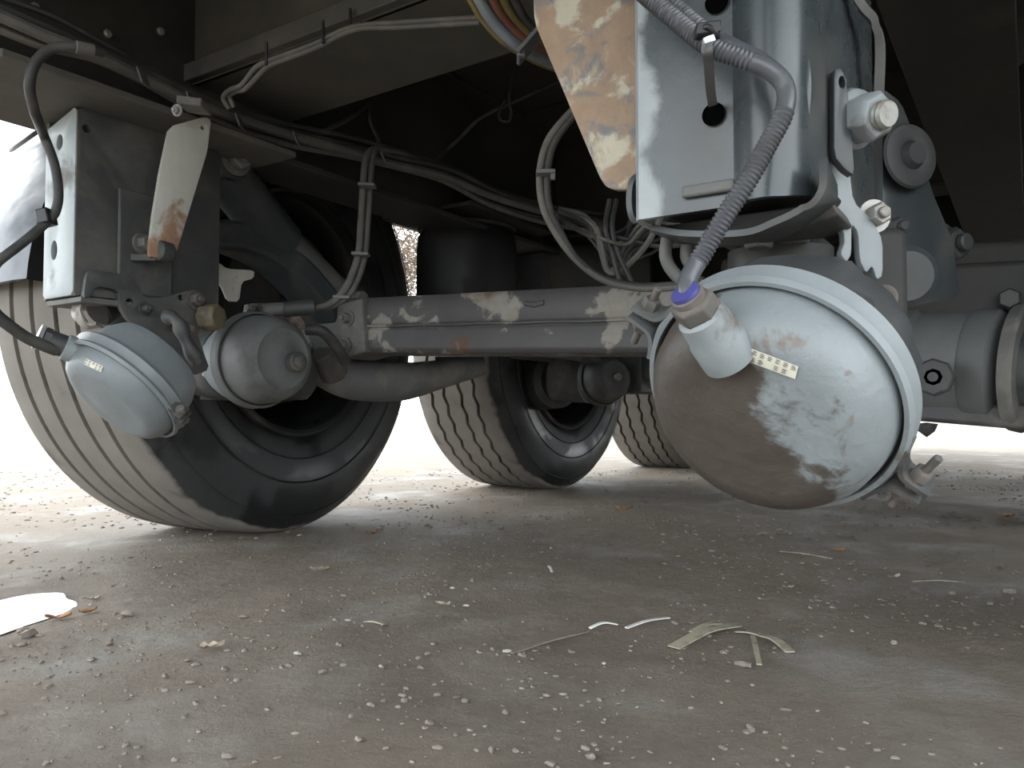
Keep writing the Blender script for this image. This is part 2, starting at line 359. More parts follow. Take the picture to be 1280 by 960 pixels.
# ------------------------------------------------------------ wheels: local x = towards outside
def wheel_meshes(zig):
    R = .52; Wd = .385; O = V((0, 0, 0)); X = V((1, 0, 0))
    prof = [(.03, .292), (.012, .300), (.004, .315), (-.006, .345), (-.014, .385), (-.012, .43), (0, .468), (.010, .487), (.020, .495), (.028, .507), (.040, .5145)]
    gx = [.095, .155, .225, .285]; rib = []
    for i, g in enumerate(gx): rib += [(g-.0065, .5195, i), (g-.004, .507, i), (g+.004, .507, i), (g+.0065, .5195, i)]
    tread = [(a, b, None) for a, b in prof]+rib+[(.345, .5145, None), (.357, .507, None), (.365, .495, None), (.385, .468, None), (.397, .43, None), (.399, .385, None), (.391, .345, None), (.381, .315, None), (.373, .30, None), (.355, .292, None)]
    p2 = [(a, b) for a, b, _ in tread]; fl = [c for _, _, c in tread]
    def rf(i, h, r, th):
        if fl[i] is not None and zig: h += .005*(abs(((th*46/math.pi/2+fl[i]*.5) % 1)*2-1)*2-1)
        return h, r
    t = MB().lathe(p2, O, X, 276 if zig else 120, rf=rf)
    if True:                                                    # fine line rings and scuff bead on the sidewall
        for rr, hh in ((.478, .0015), (.40, -.0155), (.345, -.008)): t.lathe([(hh, rr-.002), (hh-.0018, rr), (hh, rr+.002)], O, X, 96)
    rim = MB().lathe([(.028, .272), (.006, .279), (.002, .287), (.006, .294), (.02, .297), (.03, .290), (.03, .283), (.045, .272), (.10, .262), (.14, .258), (.26, .255), (.285, .245), (.30, .20), (.30, .16), (.29, .12)], O, X, 72)
    drum = MB().lathe([(.02, 0), (.02, .10), (.03, .12), (.045, .18), (.05, .205), (.07, .215), (.24, .215), (.25, .2)], O, X, 48)
    hub = MB().lathe([(-.05, .0), (-.05, .062), (.02, .065), (.025, .10), (.05, .105)], O, X, 32)
    holes = MB().bolt(V((0, 0, 0)), V((-1, 0, 0)), .015, .024)
    return t, rim, drum, hub, holes
def wheel(t, mset, label, v=1.611, yaw=0, grp='left wheels of the trailer', sc=1.03):
    r = T('trailer_wheel', label, 'wheel', C(t, v, .515*sc), grp)
    r.rotation_euler = (0, 0, math.atan2(VV.y, VV.x)+yaw); r.scale = (1, sc, sc); BASE[r.name] = V((0, 0, 0))
    for nm, me, mt in zip(('tyre', 'rim', 'brake_drum', 'hub'), mset, (M['tyre'], M['rimm'], M['dark'], M['dark'])): part(nm, me, mt, r)
    rim = [c for c in r.children if c.name.startswith('rim')][0]
    for k in range(10):
        a = k*math.pi/5+.2; o = part('wheel_nut', mset[4], M['chrome'], rim); o.location = (.298, math.cos(a)*.165, math.sin(a)*.165)
    return r
A_ = [mesh(n, m, V((0, 0, 0))) for n, m in zip(('tyre', 'rim', 'brake_drum', 'hub', 'wheel_nut'), wheel_meshes(False))]
B_ = [mesh('tyre', wheel_meshes(True)[0], V((0, 0, 0)))]+A_[1:]
T1 = 1.278; SP = 1.31
wheel(T1+.065, A_, 'nearest wheel, with wet black sidewall and straight-grooved worn tread, at the left', 1.515, math.radians(9), sc=1.06)
wheel(T1+SP+.08, B_, 'middle wheel with dusty zigzag tread behind the axle beam', 1.49)
wheel(T1+2*SP+.12, B_, 'farthest wheel, mostly hidden behind the large stained brake chamber', 1.435)

for k in range(3): wheel(T1+SP*k, A_, ['front','middle','rear'][k]+' right-hand wheel of the trailer, beyond the right picture edge', -.33, math.pi, 'right wheels of the trailer')  # right-hand wheels out of view, added to shade the ground on that side

# ------------------------------------------------------------ mudguards
def mud(t0, label, a0, a1):
    r = T('mudguard', label, 'mudguard', C(t0, 1.611, .8))
    c = C(t0, 0, .515); R = .565; n = 40; a = MB(); f = MB()
    for k in range(n+1):
        th = math.radians(a0+(a1-a0)*k/n); e = U*(-math.cos(th))+Z*math.sin(th)
        a.v += [c+e*R+VV*1.56, c+e*(R+.005)+VV*1.60, c+e*(R+.005)+VV*2.03, c+e*R+VV*2.05, c+e*(R-.006)+VV*2.03, c+e*(R-.006)+VV*1.60]
        lw = .10 if e.dot(U) < -.6 else .045
        f.v += [c+e*R+VV*1.56, c+e*(R-lw)+VV*1.556, c+e*(R-lw)+VV*1.561, c+e*R+VV*1.566]
    for k in range(n):
        for i in range(6): a.f.append((k*6+i, k*6+(i+1) % 6, k*6+6+(i+1) % 6, k*6+6+i))
        for i in range(4): f.f.append((k*4+i, k*4+(i+1) % 4, k*4+4+(i+1) % 4, k*4+4+i))
    a.f += [(0, 1, 2, 3, 4, 5)]; part('shell', a, M['fender'], r); part('lip', f, M['black'], r)
    s = MB(); q = c+VV*1.58+Z*(R*.7)-U*R*.72
    s.tube([q+VV*.0, q-VV*.12+Z*.05, q-VV*.36+Z*.05], .014, 10); part('stay', s, M['dark'], r)
    return r
mud(T1, 'glossy plastic mudguard over the nearest wheel, at left picture edge', 3, 122)
a = MB(); a.box(W(30, 176, 1.75), (W(46, 165, 1.75)-W(30, 176, 1.75))*1.0, VV*.012, Z*.006)
one('marker_strip', a, M['tieb'], 'small black strip sticking out left of the left hanger bracket', 'bracket', bev=.002)

# ------------------------------------------------------------ brake chambers
def chamber(px, py, d, tilt, ang, R, label, capm, ringm, lugs, cap_len=.55, rear_len=1.0, group=None, rear_prof=None):
    c = W(px, py, d); a = aim(px, py, tilt, ang); ax, x, y = basis(a)
    r = T('brake_chamber', label, 'brake chamber', c-Z*R*.9, group)
    k = cap_len
    cap = MB().lathe([(.02*R, .94*R), (.18*k*R, .93*R), (.5*k*R, .90*R), (.75*k*R, .83*R), (.9*k*R, .73*R), (.96*k*R, .62*R), (.93*k*R, .50*R), (1.0*k*R, .30*R), (1.02*k*R, 0)], c, a, 72)
    part('front_cap', cap, capm, r)
    part('rim_gap_shade', MB().lathe([(.0, .9*R), (.03*R, .985*R), (.06*R, .985*R), (.04*R, .92*R)], c, a, 72), M['black'], r)  # black ring painting the shade in the gap between clamp and cap
    rear = MB().lathe([(-.02*R, .93*R), (-.2*R, .93*R), (-.26*R, .90*R), (-.55*rear_len*R, .86*R), (-.78*rear_len*R, .76*R), (-.92*rear_len*R, .5*R), (-.92*rear_len*R, 0)] if not rear_prof else [(h*R, q*R) for h, q in rear_prof], c, a, 72)
    part('rear_housing', rear, M['grey'], r)
    ring = MB().lathe([(-.16*R, .93*R), (-.17*R, .985*R), (-.11*R, 1.03*R), (-.02*R, 1.0*R), (.02*R, .995*R), (.07*R, 1.025*R), (.12*R, 1.0*R), (.115*R, .965*R), (.05*R, .96*R)], c, a, 96)
    rg = part('clamp_ring', ring, ringm, r)
    for (lx, ly, s) in lugs:                                       # ears at picture positions round the rim
        q = onplane(lx, ly, c, a); e = (q-c).normalized(); tg = a.cross(e).normalized(); q = c+e*R*1.02
        for sg in (-1, 1):
            o = q+tg*sg*.055*R
            b = MB().ribbon([o+tg*sg*.22*R*s-e*.045*R, o+tg*sg*.10*R*s-e*.01*R, o+tg*sg*.02*R+e*.05*R*s, o+e*.17*R*s, o+e*.24*R*s], a, .11*R, .035*R, 6)
            part('clamp_ear', b, M['chd' if R > .09 and lx < 900 else 'dark'], rg)
        b = MB(); m0 = q+e*.14*R*s
        b.cyl(m0-tg*.26*R*s, m0+tg*.30*R*s, .032*R, seg=12, ch=.001); b.hexb(m0+tg*.08*R, tg, .075*R, .09*R); b.hexb(m0-tg*.08*R, -tg, .075*R, .09*R)
        part('clamp_bolt', b, M['boltr'], rg)
    return r, c, a, x, y
def cyl_thing_parts(): pass
R3 = .0945
big, bc, ba, _, _ = chamber(966, 492, .575, 38, -125, R3, 'large stained brake chamber hanging closest to the camera at right', M['bigcap'], M['ringg'], [(832, 408, 1.1), (1108, 584, 1.1)], cap_len=.50, rear_prof=[(-.02, .93), (-.16, .95), (-.24, .93), (-.30, .80), (-.36, .5), (-.36, 0)])
# port and nut on the cap
q0 = W(890, 414, .519); q1 = W(869, 384, .509); dq = (q1-q0).normalized()
part('port_boss', MB().lathe([(-.024, .0195), (-.004, .019), (.0, .0175), (.016, .0165), (.018, .014), (.018, 0)], q0+dq*-.001, dq, 32), M['ringg'], big)
part('port_nut', MB().hexb(q0+dq*.017, dq, .0155, .012).cyl(q0+dq*.028, q0+dq*.034, .011), M['boltr'], big, .001)
part('port_seal', MB().cyl(q0+dq*.033, q0+dq*.037, .0095), M['blue'], big)
# sticker curved on to the cap
def capray(px, py, c, a, off):
    rr = ray(px, py); lo, hi = .3, 1.5                              # march along the sight line until inside the cap solid
    best = None
    def inside(s, R, k):
        p = EYE+rr*s; h = (p-c).dot(a); rad = ((p-c)-a*h).length
        pr = [(0, .94), (.18*k, .93), (.5*k, .90), (.75*k, .83), (.9*k, .73), (.96*k, .62), (.96*k, 0)]
        hh = h/R
        if hh < 0 or hh > .96*k: return False
        for (h0, r0), (h1, r1) in zip(pr, pr[1:]):
            if h0 <= hh <= h1: return rad/R < r0+(r1-r0)*(hh-h0)/max(1e-6, h1-h0)
        return False
    return rr, inside
def sticker(c, a, R, k, quad, parent, n=6):
    rows = []
    for j in range(3):
        row = []
        for i in range(n+1):
            s, t = i/n, j/2
            x = (quad[0][0]*(1-s)+quad[1][0]*s)*(1-t)+(quad[3][0]*(1-s)+quad[2][0]*s)*t
            y = (quad[0][1]*(1-s)+quad[1][1]*s)*(1-t)+(quad[3][1]*(1-s)+quad[2][1]*s)*t
            rr, ins = capray(x, y, c, a, 0); s0 = (c-EYE).length*.7
            while s0 < 2 and not ins(s0, R, k): s0 += .0004
            row.append(EYE+rr*(s0-.0012))
        rows.append(row)
    g = MB()
    for j in range(3): g.v += rows[j]
    for j in range(2):
        for i in range(n): b = j*(n+1)+i; g.f.append((b, b+1, b+n+2, b+n+1))
    st = part('sticker', g, M['white'], parent)
    ink = MB()
    for j in range(2):
        for i in range(n):
            if (i, j) in ((2, 1), (5, 1)): continue
            A, B = rows[j][i], rows[j][i+1]; Cc = rows[j+1][i]; ex = (B-A); ey = (Cc-A)
            for q in range(3):
                o = A+ex*.15+ey*(.2+.25*q)-ray(900, 450)*.0006
                ink.prism([o, o+ex*random.uniform(.35, .75), o+ex*.55+ey*.1, o+ey*.1], -ray(900, 450)*.0002)
    part('print_marks', ink, M['ink'], st)
sticker(bc, ba, R3, .50, [(940, 436), (998, 458), (994, 474), (935, 452)], big)
RL = .086
lc, lcc, lca, _, _ = chamber(158, 484, 1.05, 71, -133, RL, 'grey brake chamber tilted edge-on under the left hanger bracket', M['grey'], M['grey'], [(232, 520, .6)], cap_len=.42, rear_len=.85)
q0 = lcc+(W(88, 436, 1.01)-lcc); dq = (W(58, 433, 1.0)-W(95, 447, 1.02)).normalized()
part('port_boss', MB().cyl(q0-dq*.03, q0+dq*.008, .017, ch=.002), M['ringg'], lc)
part('port_nut', MB().cyl(q0+dq*.006, q0+dq*.028, .0145, ch=.002).hexb(q0+dq*.026, dq, .0155, .009), M['dark'], lc)
part('port_clip', MB().cyl(q0+dq*.035, q0+dq*.040, .0165, seg=8), M['chrome'], lc)
sticker(lcc, lca, RL, .42, [(108, 448), (129, 458), (126, 465), (104, 455)], lc, 5)
mc, mcc, mca, _, _ = chamber(322, 450, 1.42, 34, 5, .086, 'round dusty grey brake chamber facing the camera, beside the nearest wheel hub', M['chd'], M['chd'], [(318, 395, .6)], cap_len=.95, rear_len=1.15)
part('vent_plug', MB().cyl(mcc+mca*.070+V((.02, 0, -.006)), mcc+mca*.090+V((.02, 0, -.006)), .017, ch=.002).hexb(mcc+mca*.088+V((.02, 0, -.006)), mca, .012, .008), M['dark'], mc)
for i in range(6):
    e = basis(mca)[1]*math.cos(i*1.05)+basis(mca)[2]*math.sin(i*1.05)
    part('stud', MB().cyl(mcc+e*.05-mca*.07, mcc+e*.05-mca*.10, .006, seg=10), M['bolt'], mc)
fc, fcc, fca, _, _ = chamber(752, 474, 2.62, 35, 8, .088, 'dark brake chamber of the middle wheel, seen below the axle beam', M['dark'], M['dark'], [(790, 452, .8)], cap_len=.9, rear_len=1.6)
part('vent_plug', MB().cyl(fcc+fca*.08, fcc+fca*.098, .014, ch=.002), M['dust'], fc)
# caliper bodies: joins chamber to axle
a = MB(); a.cyl(W(690, 470, 2.72), W(735, 473, 2.68), .085, seg=28, ch=.01); a.cyl(W(655, 480, 2.95), W(700, 475, 2.75), .10, seg=28, ch=.02)
one('brake_caliper', a, M['dark'], 'dark brake caliper between the middle wheel and its chamber', 'brake')
b = mc
a = MB(); a.cyl(W(262, 452, 1.58), W(300, 451, 1.5), .075, seg=28, ch=.01); a.box(W(300, 470, 1.62), V((.05, .02, 0)), V((0, .06, 0)), V((0, 0, .05)))
a.cyl(W(385, 470, 1.62), W(300, 470, 1.66), .05, seg=20, ch=.01)
one('brake_caliper', a, M['dark'], 'dark brake caliper behind the round dusty chamber at the nearest wheel', 'brake')

# ------------------------------------------------------------ left hanger bracket
lh = T('hanger_bracket', 'left suspension hanger bracket, box steel with pale holed edge', 'bracket', C(.7, 1.2, .455))
t0, v0 = .587, 1.143; zb, zt = .463, .738
pt = C(t0, v0, 0)
part('side_web', plate([(C(t0, v0, zb+.0), 0), (C(t0+.24, v0, zb+.005), 0), (C(t0+.24, v0, zt), 0), (C(t0, v0, zt), 0)], [(108, 161, .006, 1), (178, 305, .008, 1)], pt, -VV, .008), M['hangl'], lh)
part('front_flange', plate([(C(t0-.001, v0, zb), 0), (C(t0-.001, v0+.085, zb+.0), 0), (C(t0-.001, v0+.085, zt-.02), 0), (C(t0-.001, v0, zt), 0)], [(75, 178, .009, 1.3), (68, 313, .009, 1.6)], pt-U*.001, -U, .007), M['hangw'], lh)
a = MB(); a.cbox(t0+.01, t0+.24, v0+.10, v0+.108, zb, zt); part('outer_web', a, M['hangl'], lh, .001)
a = MB(); a.cbox(t0+.004, t0+.23, v0-.012, v0+.085, zb-.010, zb-.002); part('bottom_plate', a, M['dust'], lh, .001)
# shallow pressed step on the web
a = MB(); a.cbox(t0+.06, t0+.15, v0-.0085, v0-.002, zb+.01, zb+.17); part('pressed_step', a, M['hangl'], lh, .006)
a = MB(); a.bolt(onplane(178, 305, C(0, v0-.012, 0), VV), -VV, .012, .02)
part('pivot_bolt', a, M['dust'], lh, .0008)
a = MB(); a.box(W(180, 322, 1.19), V((.02, 0, 0)), V((0, .004, 0)), V((0, 0, .006))); part('stop_lug', a, M['dark'], lh, .002)
# lower bent bracket with curl, bolts
pb = C(t0+.02, v0-.018, .42); lp = C(t0, v0-.016, 0)
lb = T('chamber_bracket', 'dark bent bracket holding the left edge-on brake chamber', 'bracket', C(.66, 1.12, .40))
o_ = [(104, 372), (108, 342), (114, 337), (165, 344), (172, 362), (182, 372), (205, 372), (238, 362), (262, 375), (258, 400), (246, 415), (262, 462), (240, 470), (205, 430), (178, 412), (160, 400), (150, 384), (148, 362), (120, 358), (112, 372)]
part('plate', plate(o_, [(162, 378, .006, 1), (179, 386, .008, 1), (226, 372, .005, 1)], lp, -VV, .008), M['hangl'], lb)
for x, y, rr, mm in ((180, 386, .007, 'dark'), (231, 412, .010, 'boltr'), (243, 375, .011, 'boltr'), (214, 405, .008, 'dark')):
    part('bolt', MB().bolt(onplane(x, y, lp-VV*.004, VV), -VV, rr, .016), M[mm], lb, .0005)
q = onplane(255, 397, lp-VV*.01, VV); part('ochre_fitting', MB().hexb(q, -VV+U*.3, .022, .03, 8), M['brass'], lb, .001)
a = MB(); a.tube([W(208, 395, 1.16), W(222, 402, 1.15), W(232, 425, 1.15), W(248, 455, 1.16)], .013, 12, 6, rf=lambda i, s, t: .010+.002*math.sin(i*.9)); part('forged_arm', a, M['dark'], lb)
a = MB(); a.ribbon([W(98, 378, 1.16), W(97, 392, 1.15), W(108, 405, 1.15), W(125, 407, 1.15)], VV, .012, .004); part('spring_clip', a, M['bolt'], lb)
a = MB(); a.cyl(W(150, 372, 1.22), W(122, 392, 1.18), .022, seg=20, ch=.003); part('bushing', a, M['black'], lb)
# pale diagonal strap
ps = W(222, 240, 1.17); ns = (-VV*.9-U*.25).normalized()
st = T('strap_plate', 'pale flat steel strap with rusty lower end on left hanger', 'plate', W(205, 320, 1.16))
part('plate', plate([(212, 158), (256, 146), (264, 150), (259, 190), (220, 318), (214, 322), (188, 322), (186, 314), (191, 270), (200, 215)], [(253, 160, .003, 1)], ps, ns, .010), M['strap'], st)
a = MB(); a.box(W(243, 132, 1.15), V((.016, .006, 0)), V((0, .02, 0)), V((0, 0, .006))); part('top_bracket', a, M['dust'], st, .002)
part('bolt', MB().bolt(W(222, 138, 1.15), V((-.3, -1, -.2)), .006, .008), M['bolt'], st)
a = MB().cyl(W(196, 312, 1.15), W(214, 316, 1.17), .015, seg=20, ch=.003); part('spacer', a, M['dark'], st)

# hose on the left hanger, hooked with clip
def hose(name, pts, r, m, label, cat='hose', seg=10, sub=8, group=None, rf=None):
    a = MB(); a.tube([W(*p) for p in pts], r, seg, sub, rf=rf)
    return one(name, a, m, label, cat, group=group)
h = T('air_hose', 'black hose looping down the pale edge of the left hanger', 'hose', W(65, 290, 1.05))
part('tube', MB().tube([W(128, 66, .97), W(100, 59, .95), W(68, 60, .94), W(46, 76, .93), W(37, 105, .93), W(42, 135, .95), W(48, 152, .98), W(55, 170, 1.04), W(68, 205, 1.04), W(73, 240, 1.04), W(70, 262, 1.04), W(62, 274, 1.04), W(35, 298, 1.02), W(0, 325, 1.0), W(-60, 372, .98), W(-300, 420, 1.1)], .0062, 12), M['hose'], h)
part('clip', MB().box(W(58, 272, 1.04), V((.008, 0, .002)), V((0, .012, 0)), V((-.002, 0, .010))), M['tieb'], h, .002)
for z_ in (266, 270, 274): part('clip_tooth', MB().box(W(53, z_, 1.035), V((.004, 0, 0)), V((0, .006, 0)), V((0, 0, .0012))), M['tie'], h)
part('crimp_end', MB().cyl(W(94, 58, .947), W(118, 63, .962), .0072, ch=.001), M['hosel'], h)
hose('air_hose', [(-300, 250, .95), (-60, 350, .9), (0, 398, .93), (30, 420, .96), (55, 432, .98), (70, 438, .995)], .0075, M['hose'], 'black hose entering the left edge-on brake chamber from picture edge')

# ------------------------------------------------------------ shock absorber at nearest wheel
sh = T('shock_absorber', 'dark shock absorber slanting down behind the left hanger to the axle', 'shock absorber', W(430, 380, 1.75))
s0, s1, s2 = W(272, 205, 1.42), W(352, 305, 1.60), W(428, 378, 1.75); ds = (s1-s0).normalized()
part('dust_tube', MB().cyl(s0+ds*.0, s1, .047, seg=36, ch=.004), M['hang'], sh)
part('lower_tube', MB().cyl(s1-ds*.01, s2-(s2-s1).normalized()*.02, .040, seg=36, ch=.003), M['dust'], sh)
part('upper_eye', MB().cyl(s0+VV*.04, s0-VV*.05, .036, seg=28, ch=.004), M['hang'], sh)
part('lower_eye', MB().cyl(s2+VV*.05, s2-VV*.03, .034, seg=28, ch=.004), M['dust'], sh)
part('upper_bolt', MB().bolt(s0-VV*.05, -VV, .021, .022), M['dust'], sh, .001)
part('lower_bolt', MB().cyl(s2-VV*.02, s2-VV*.065, .021, ch=.003), M['dust'], sh)

# ------------------------------------------------------------ trailing arms
ta = T('trailing_arm', 'curved grey trailing arm running from left hanger under the axle', 'suspension arm', W(490, 490, 1.9))
a = MB(); a.ribbon([W(236, 296, 1.42), W(290, 298, 1.52), W(345, 325, 1.60), W(392, 372, 1.68), W(425, 425, 1.76)], VV*1.0+Z*.0, .05, .05, 8)
part('front_arm', a, M['hang'], ta, .008)
a = MB(); a.tube([W(398, 458, 1.74), W(440, 474, 1.76), W(500, 477, 1.84), W(550, 468, 1.94), W(602, 459, 2.03)], .04, 20, 8, rf=lambda i, s, t: [.040, .046, .046, .036, .022][min(4, int(t*4))]*(1-(t*4 % 1))+[.040, .046, .046, .036, .022][min(4, int(t*4)+1)]*(t*4 % 1))
part('rear_arm', a, M['dust'], ta)
a = MB(); a.cyl(W(402, 440, 1.68), W(420, 470, 1.72), .030, seg=20, ch=.004); part('arm_nut', a, M['boltr'], ta)
ab = T('axle_bracket', 'grey bolted axle seat bracket where shock and axle beam meet', 'bracket', W(430, 440, 1.72))
part('block', MB().prism([onplane(x, y, W(430, 420, 1.66), U) for x, y in ((372, 385), (428, 378), (452, 372), (456, 440), (428, 448), (392, 440))], U*.10), M['dust'], ab, .004)
for x, y in ((436, 398), (432, 432)): part('bolt', MB().bolt(W(x, y, 1.655), -U, .012, .018), M['dust'], ab)
a = MB(); a.tube([W(383, 412, 1.5), W(402, 414, 1.5), W(418, 430, 1.52), W(432, 452, 1.56)], .011, 12); part('short_hose', a, M['hose'], ab)
# pale T-shaped tab
pt_ = W(290, 350, 1.42)
tt = one('tab_plate', plate([(262, 330), (273, 328), (284, 336), (318, 338), (317, 348), (302, 352), (299, 377), (284, 376), (276, 356), (262, 346), (256, 344)], [], pt_, (-VV-U*.4), .006), M['tab'], 'small pale T-shaped metal tab behind the left hanger', 'plate')
# pipe connector above round chamber with its two hoses
pc = T('pipe_connector', 'dusty horizontal pipe connector on top of the round chamber', 'connector', W(350, 392, 1.42))
part('bracket', MB().prism([onplane(x, y, W(310, 390, 1.44), U) for x, y in ((302, 402), (305, 381), (316, 379), (322, 384), (318, 402))], U*.03), M['dust'], pc, .001)
part('body', MB().cyl(W(312, 388, 1.44), W(362, 386, 1.46), .0125, ch=.002), M['dust'], pc)
part('sleeve', MB().cyl(W(354, 387, 1.455), W(394, 383, 1.47), .015, ch=.002), M['dark'], pc)
th_ = T('twin_hoses', 'pair of tied grey hoses curving down to the pipe connector', 'hose', W(440, 350, 1.5))
for dx, dd in ((0, 0), (8, .012)):
    part('tube', MB().tube([W(382+dx*.2, 386-dx*.6+6*(dx > 0), 1.47+dd), W(412+dx*.4, 380+dx*.2, 1.49+dd), W(432+dx, 360+dx*.3, 1.5+dd), W(447+dx, 322, 1.51+dd), W(451+dx, 280, 1.52+dd), W(454+dx, 230, 1.52+dd), W(457+dx, 200, 1.53+dd), W(466+dx*.6, 187, 1.56+dd), W(490, 190, 1.62+dd), W(530, 203, 1.7+dd)], .0068, 10), M['hosel'], th_)
for p_ in ((447, 318), (455, 232), (424, 372)):
    part('cable_tie', MB().box(W(p_[0]+4, p_[1], 1.50), V((.0155, .003, 0)), V((0, .012, 0)), V((0, 0, .003))), M['tie'], th_, .001)

# ------------------------------------------------------------ axle beam of the nearest wheel
e0, e1 = W(300, 414, 1.95), W(880, 401, 1.31); dx_ = (e1-e0).normalized()
ab_ = T('axle_beam', 'long square axle beam with peeling paint crossing the picture centre', 'axle', (e0+e1)/2-Z*.07)
e1 = e0+dx_*1.27
fr_n = dx_.cross(Z).normalized(); fr_n = fr_n if fr_n.y < 0 else -fr_n
hb = .062
sec = [(-hb, -.9), (-.9*hb/hb*1, -1)]
def sect(y, z): return fr_n*y+Z*z
S = [(.052, -.054), (.058, -.048), (.058, -.012), (.056, -.009), (.053, -.006), (.053, .0), (.056, .003), (.058, .006), (.058, .044), (.046, .060), (-.046, .060), (-.058, .048), (-.058, -.048), (-.050, -.058), (.044, -.058)]
a = MB(); N_ = 24; ns_ = len(S)
for k in range(N_+1):
    c = e0.lerp(e1, k/N_)
    a.v += [c+sect(y, z) for y, z in S]
for k in range(N_):
    for i in range(ns_): a.f.append((k*ns_+i, k*ns_+(i+1) % ns_, (k+1)*ns_+(i+1) % ns_, (k+1)*ns_+i))
a.f += [tuple(range(ns_))[::-1], tuple(range(N_*ns_, (N_+1)*ns_))]
part('beam', a, M['axle'], ab_, .002)
part('end_sleeve', MB().box(e0+dx_*1.72, dx_*.48, fr_n*.063, Z*.064), M['frame'], ab_, .008)
a = MB(); w0 = onplane(668, 381, e0+fr_n*.058, fr_n)
a.tube([w0-dx_*.02+Z*.004, w0+fr_n*.003, w0+dx_*.02+Z*.004], .005, 10, 6, flat=.8); part('weld_bead', a, M['boltr'], ab_)
a = MB(); a.tube([e0+fr_n*.0585+dx_*x*.04+Z*(-.002+.0008*math.sin(x*1.7)) for x in range(4, 34)], .0022, 6, 2); part('weld_seam', a, M['axle'], ab_)
# far axles
for i, lab in ((1, 'dark axle beam of the middle wheel crossing the frame'), (2, 'dark axle beam of the farthest wheel')):
    t = T1+SP*i; a = T('axle_beam', lab, 'axle', C(t, .9, .38)); part('beam', MB().cbox(t-.06, t+.06, -.3, 1.62, .40, .52), M['dark'], a, .012)
    part('axle_seat', MB().cbox(t-.09, t+.09, 1.12, 1.24, .36, .56), M['dark'], a, .006)
    part('axle_seat', MB().cbox(t-.09, t+.09, .05, .17, .36, .56), M['dark'], a, .006)
    l2 = T('hanger_bracket', ['dark hanger bracket ahead of the middle wheel, left rail', 'dark hanger bracket ahead of the farthest wheel, left rail'][i-1], 'bracket', C(t-.62, 1.19, .46))
    part('side_web', MB().cbox(t-.70, t-.48, 1.14, 1.15, .45, .745), M['dark'], l2, .002); part('side_web', MB().cbox(t-.70, t-.48, 1.24, 1.25, .45, .745), M['dark'], l2, .002)
    part('front_flange', MB().cbox(t-.708, t-.70, 1.14, 1.25, .45, .745), M['dark'], l2, .002)
    l3 = T('trailing_arm', ['dark trailing arm of the middle wheel', 'dark trailing arm of the farthest wheel'][i-1], 'suspension arm', C(t, 1.2, .36))
    part('arm', MB().ribbon([C(t-.58, 1.195, .52), C(t-.3, 1.195, .47), C(t, 1.195, .40), C(t+.35, 1.195, .42)], VV, .035, .045), M['dark'], l3, .004)
def bellows(t, v, z0, z1, r, label):
    s = T('air_spring', label, 'air spring', C(t, v, z0)); h = z1-z0
    part('bag', MB().lathe([(.0, 0), (0, r*.8), (.02, r*.84), (h*.2, r*.90), (h*.28, r*.97), (h*.4, r), (h*.8, r), (h*.93, r*.97), (h*.97, r*.90), (h, r*.86), (h, 0)], C(t, v, z0), Z, 48), M['black'], s)
    part('top_plate', MB().cyl(C(t, v, z1-.004), C(t, v, z1+.006), r*.98, seg=48, ch=.002), M['frame'], s)
    part('base_plate', MB().cyl(C(t, v, z0-.008), C(t, v, z0), r*.75, seg=40), M['dark'], s); return s
bp = bellows(1.65, 1.235, .50, .772, .132, 'black rubber air spring standing above the axle beam')
part('mount_plate', MB().cbox(1.46, 1.84, 1.08, 1.36, .780, .790), M['frame'], bp, .002)
bellows(1.63+SP, 1.245, .50, .765, .126, 'black rubber air spring above the middle axle'); bellows(1.63+2*SP, 1.245, .50, .765, .126, 'black rubber air spring above the farthest axle')
# small blue-grey plate + rounded body right of the bellows
pl = W(652, 342, 2.35)
a = plate([(637, 321), (668, 321), (668, 372), (637, 372)], [(651, 331, .008, 1)], pl, -U, .008)
one('mounting_plate', a, mat('bluegrey_plate', (.10, .115, .135), (.06, .06, .06), sc=10, th=.6, rough=.5), 'blue-grey plate with one round hole right of the air spring', 'plate')
a = MB(); q = W(735, 345, 2.35); a.lathe([(-.17, 0), (-.17, .08), (-.15, .095), (.15, .095), (.17, .08), (.17, 0)], q, V((1, .1, 0)), 36)
one('air_tank', a, M['deck'], 'dark rounded air tank behind the axle beam centre', 'tank')
# vertical shock / dark column below the beam at x=590..640
a = MB(); a.box(W(575, 452, 2.1), V((.065, 0, 0)), V((0, .02, 0)), V((0, 0, .012))); one('spacer_bar', a, M['dark'], 'dark short bar directly under the axle beam', 'bar', bev=.002)

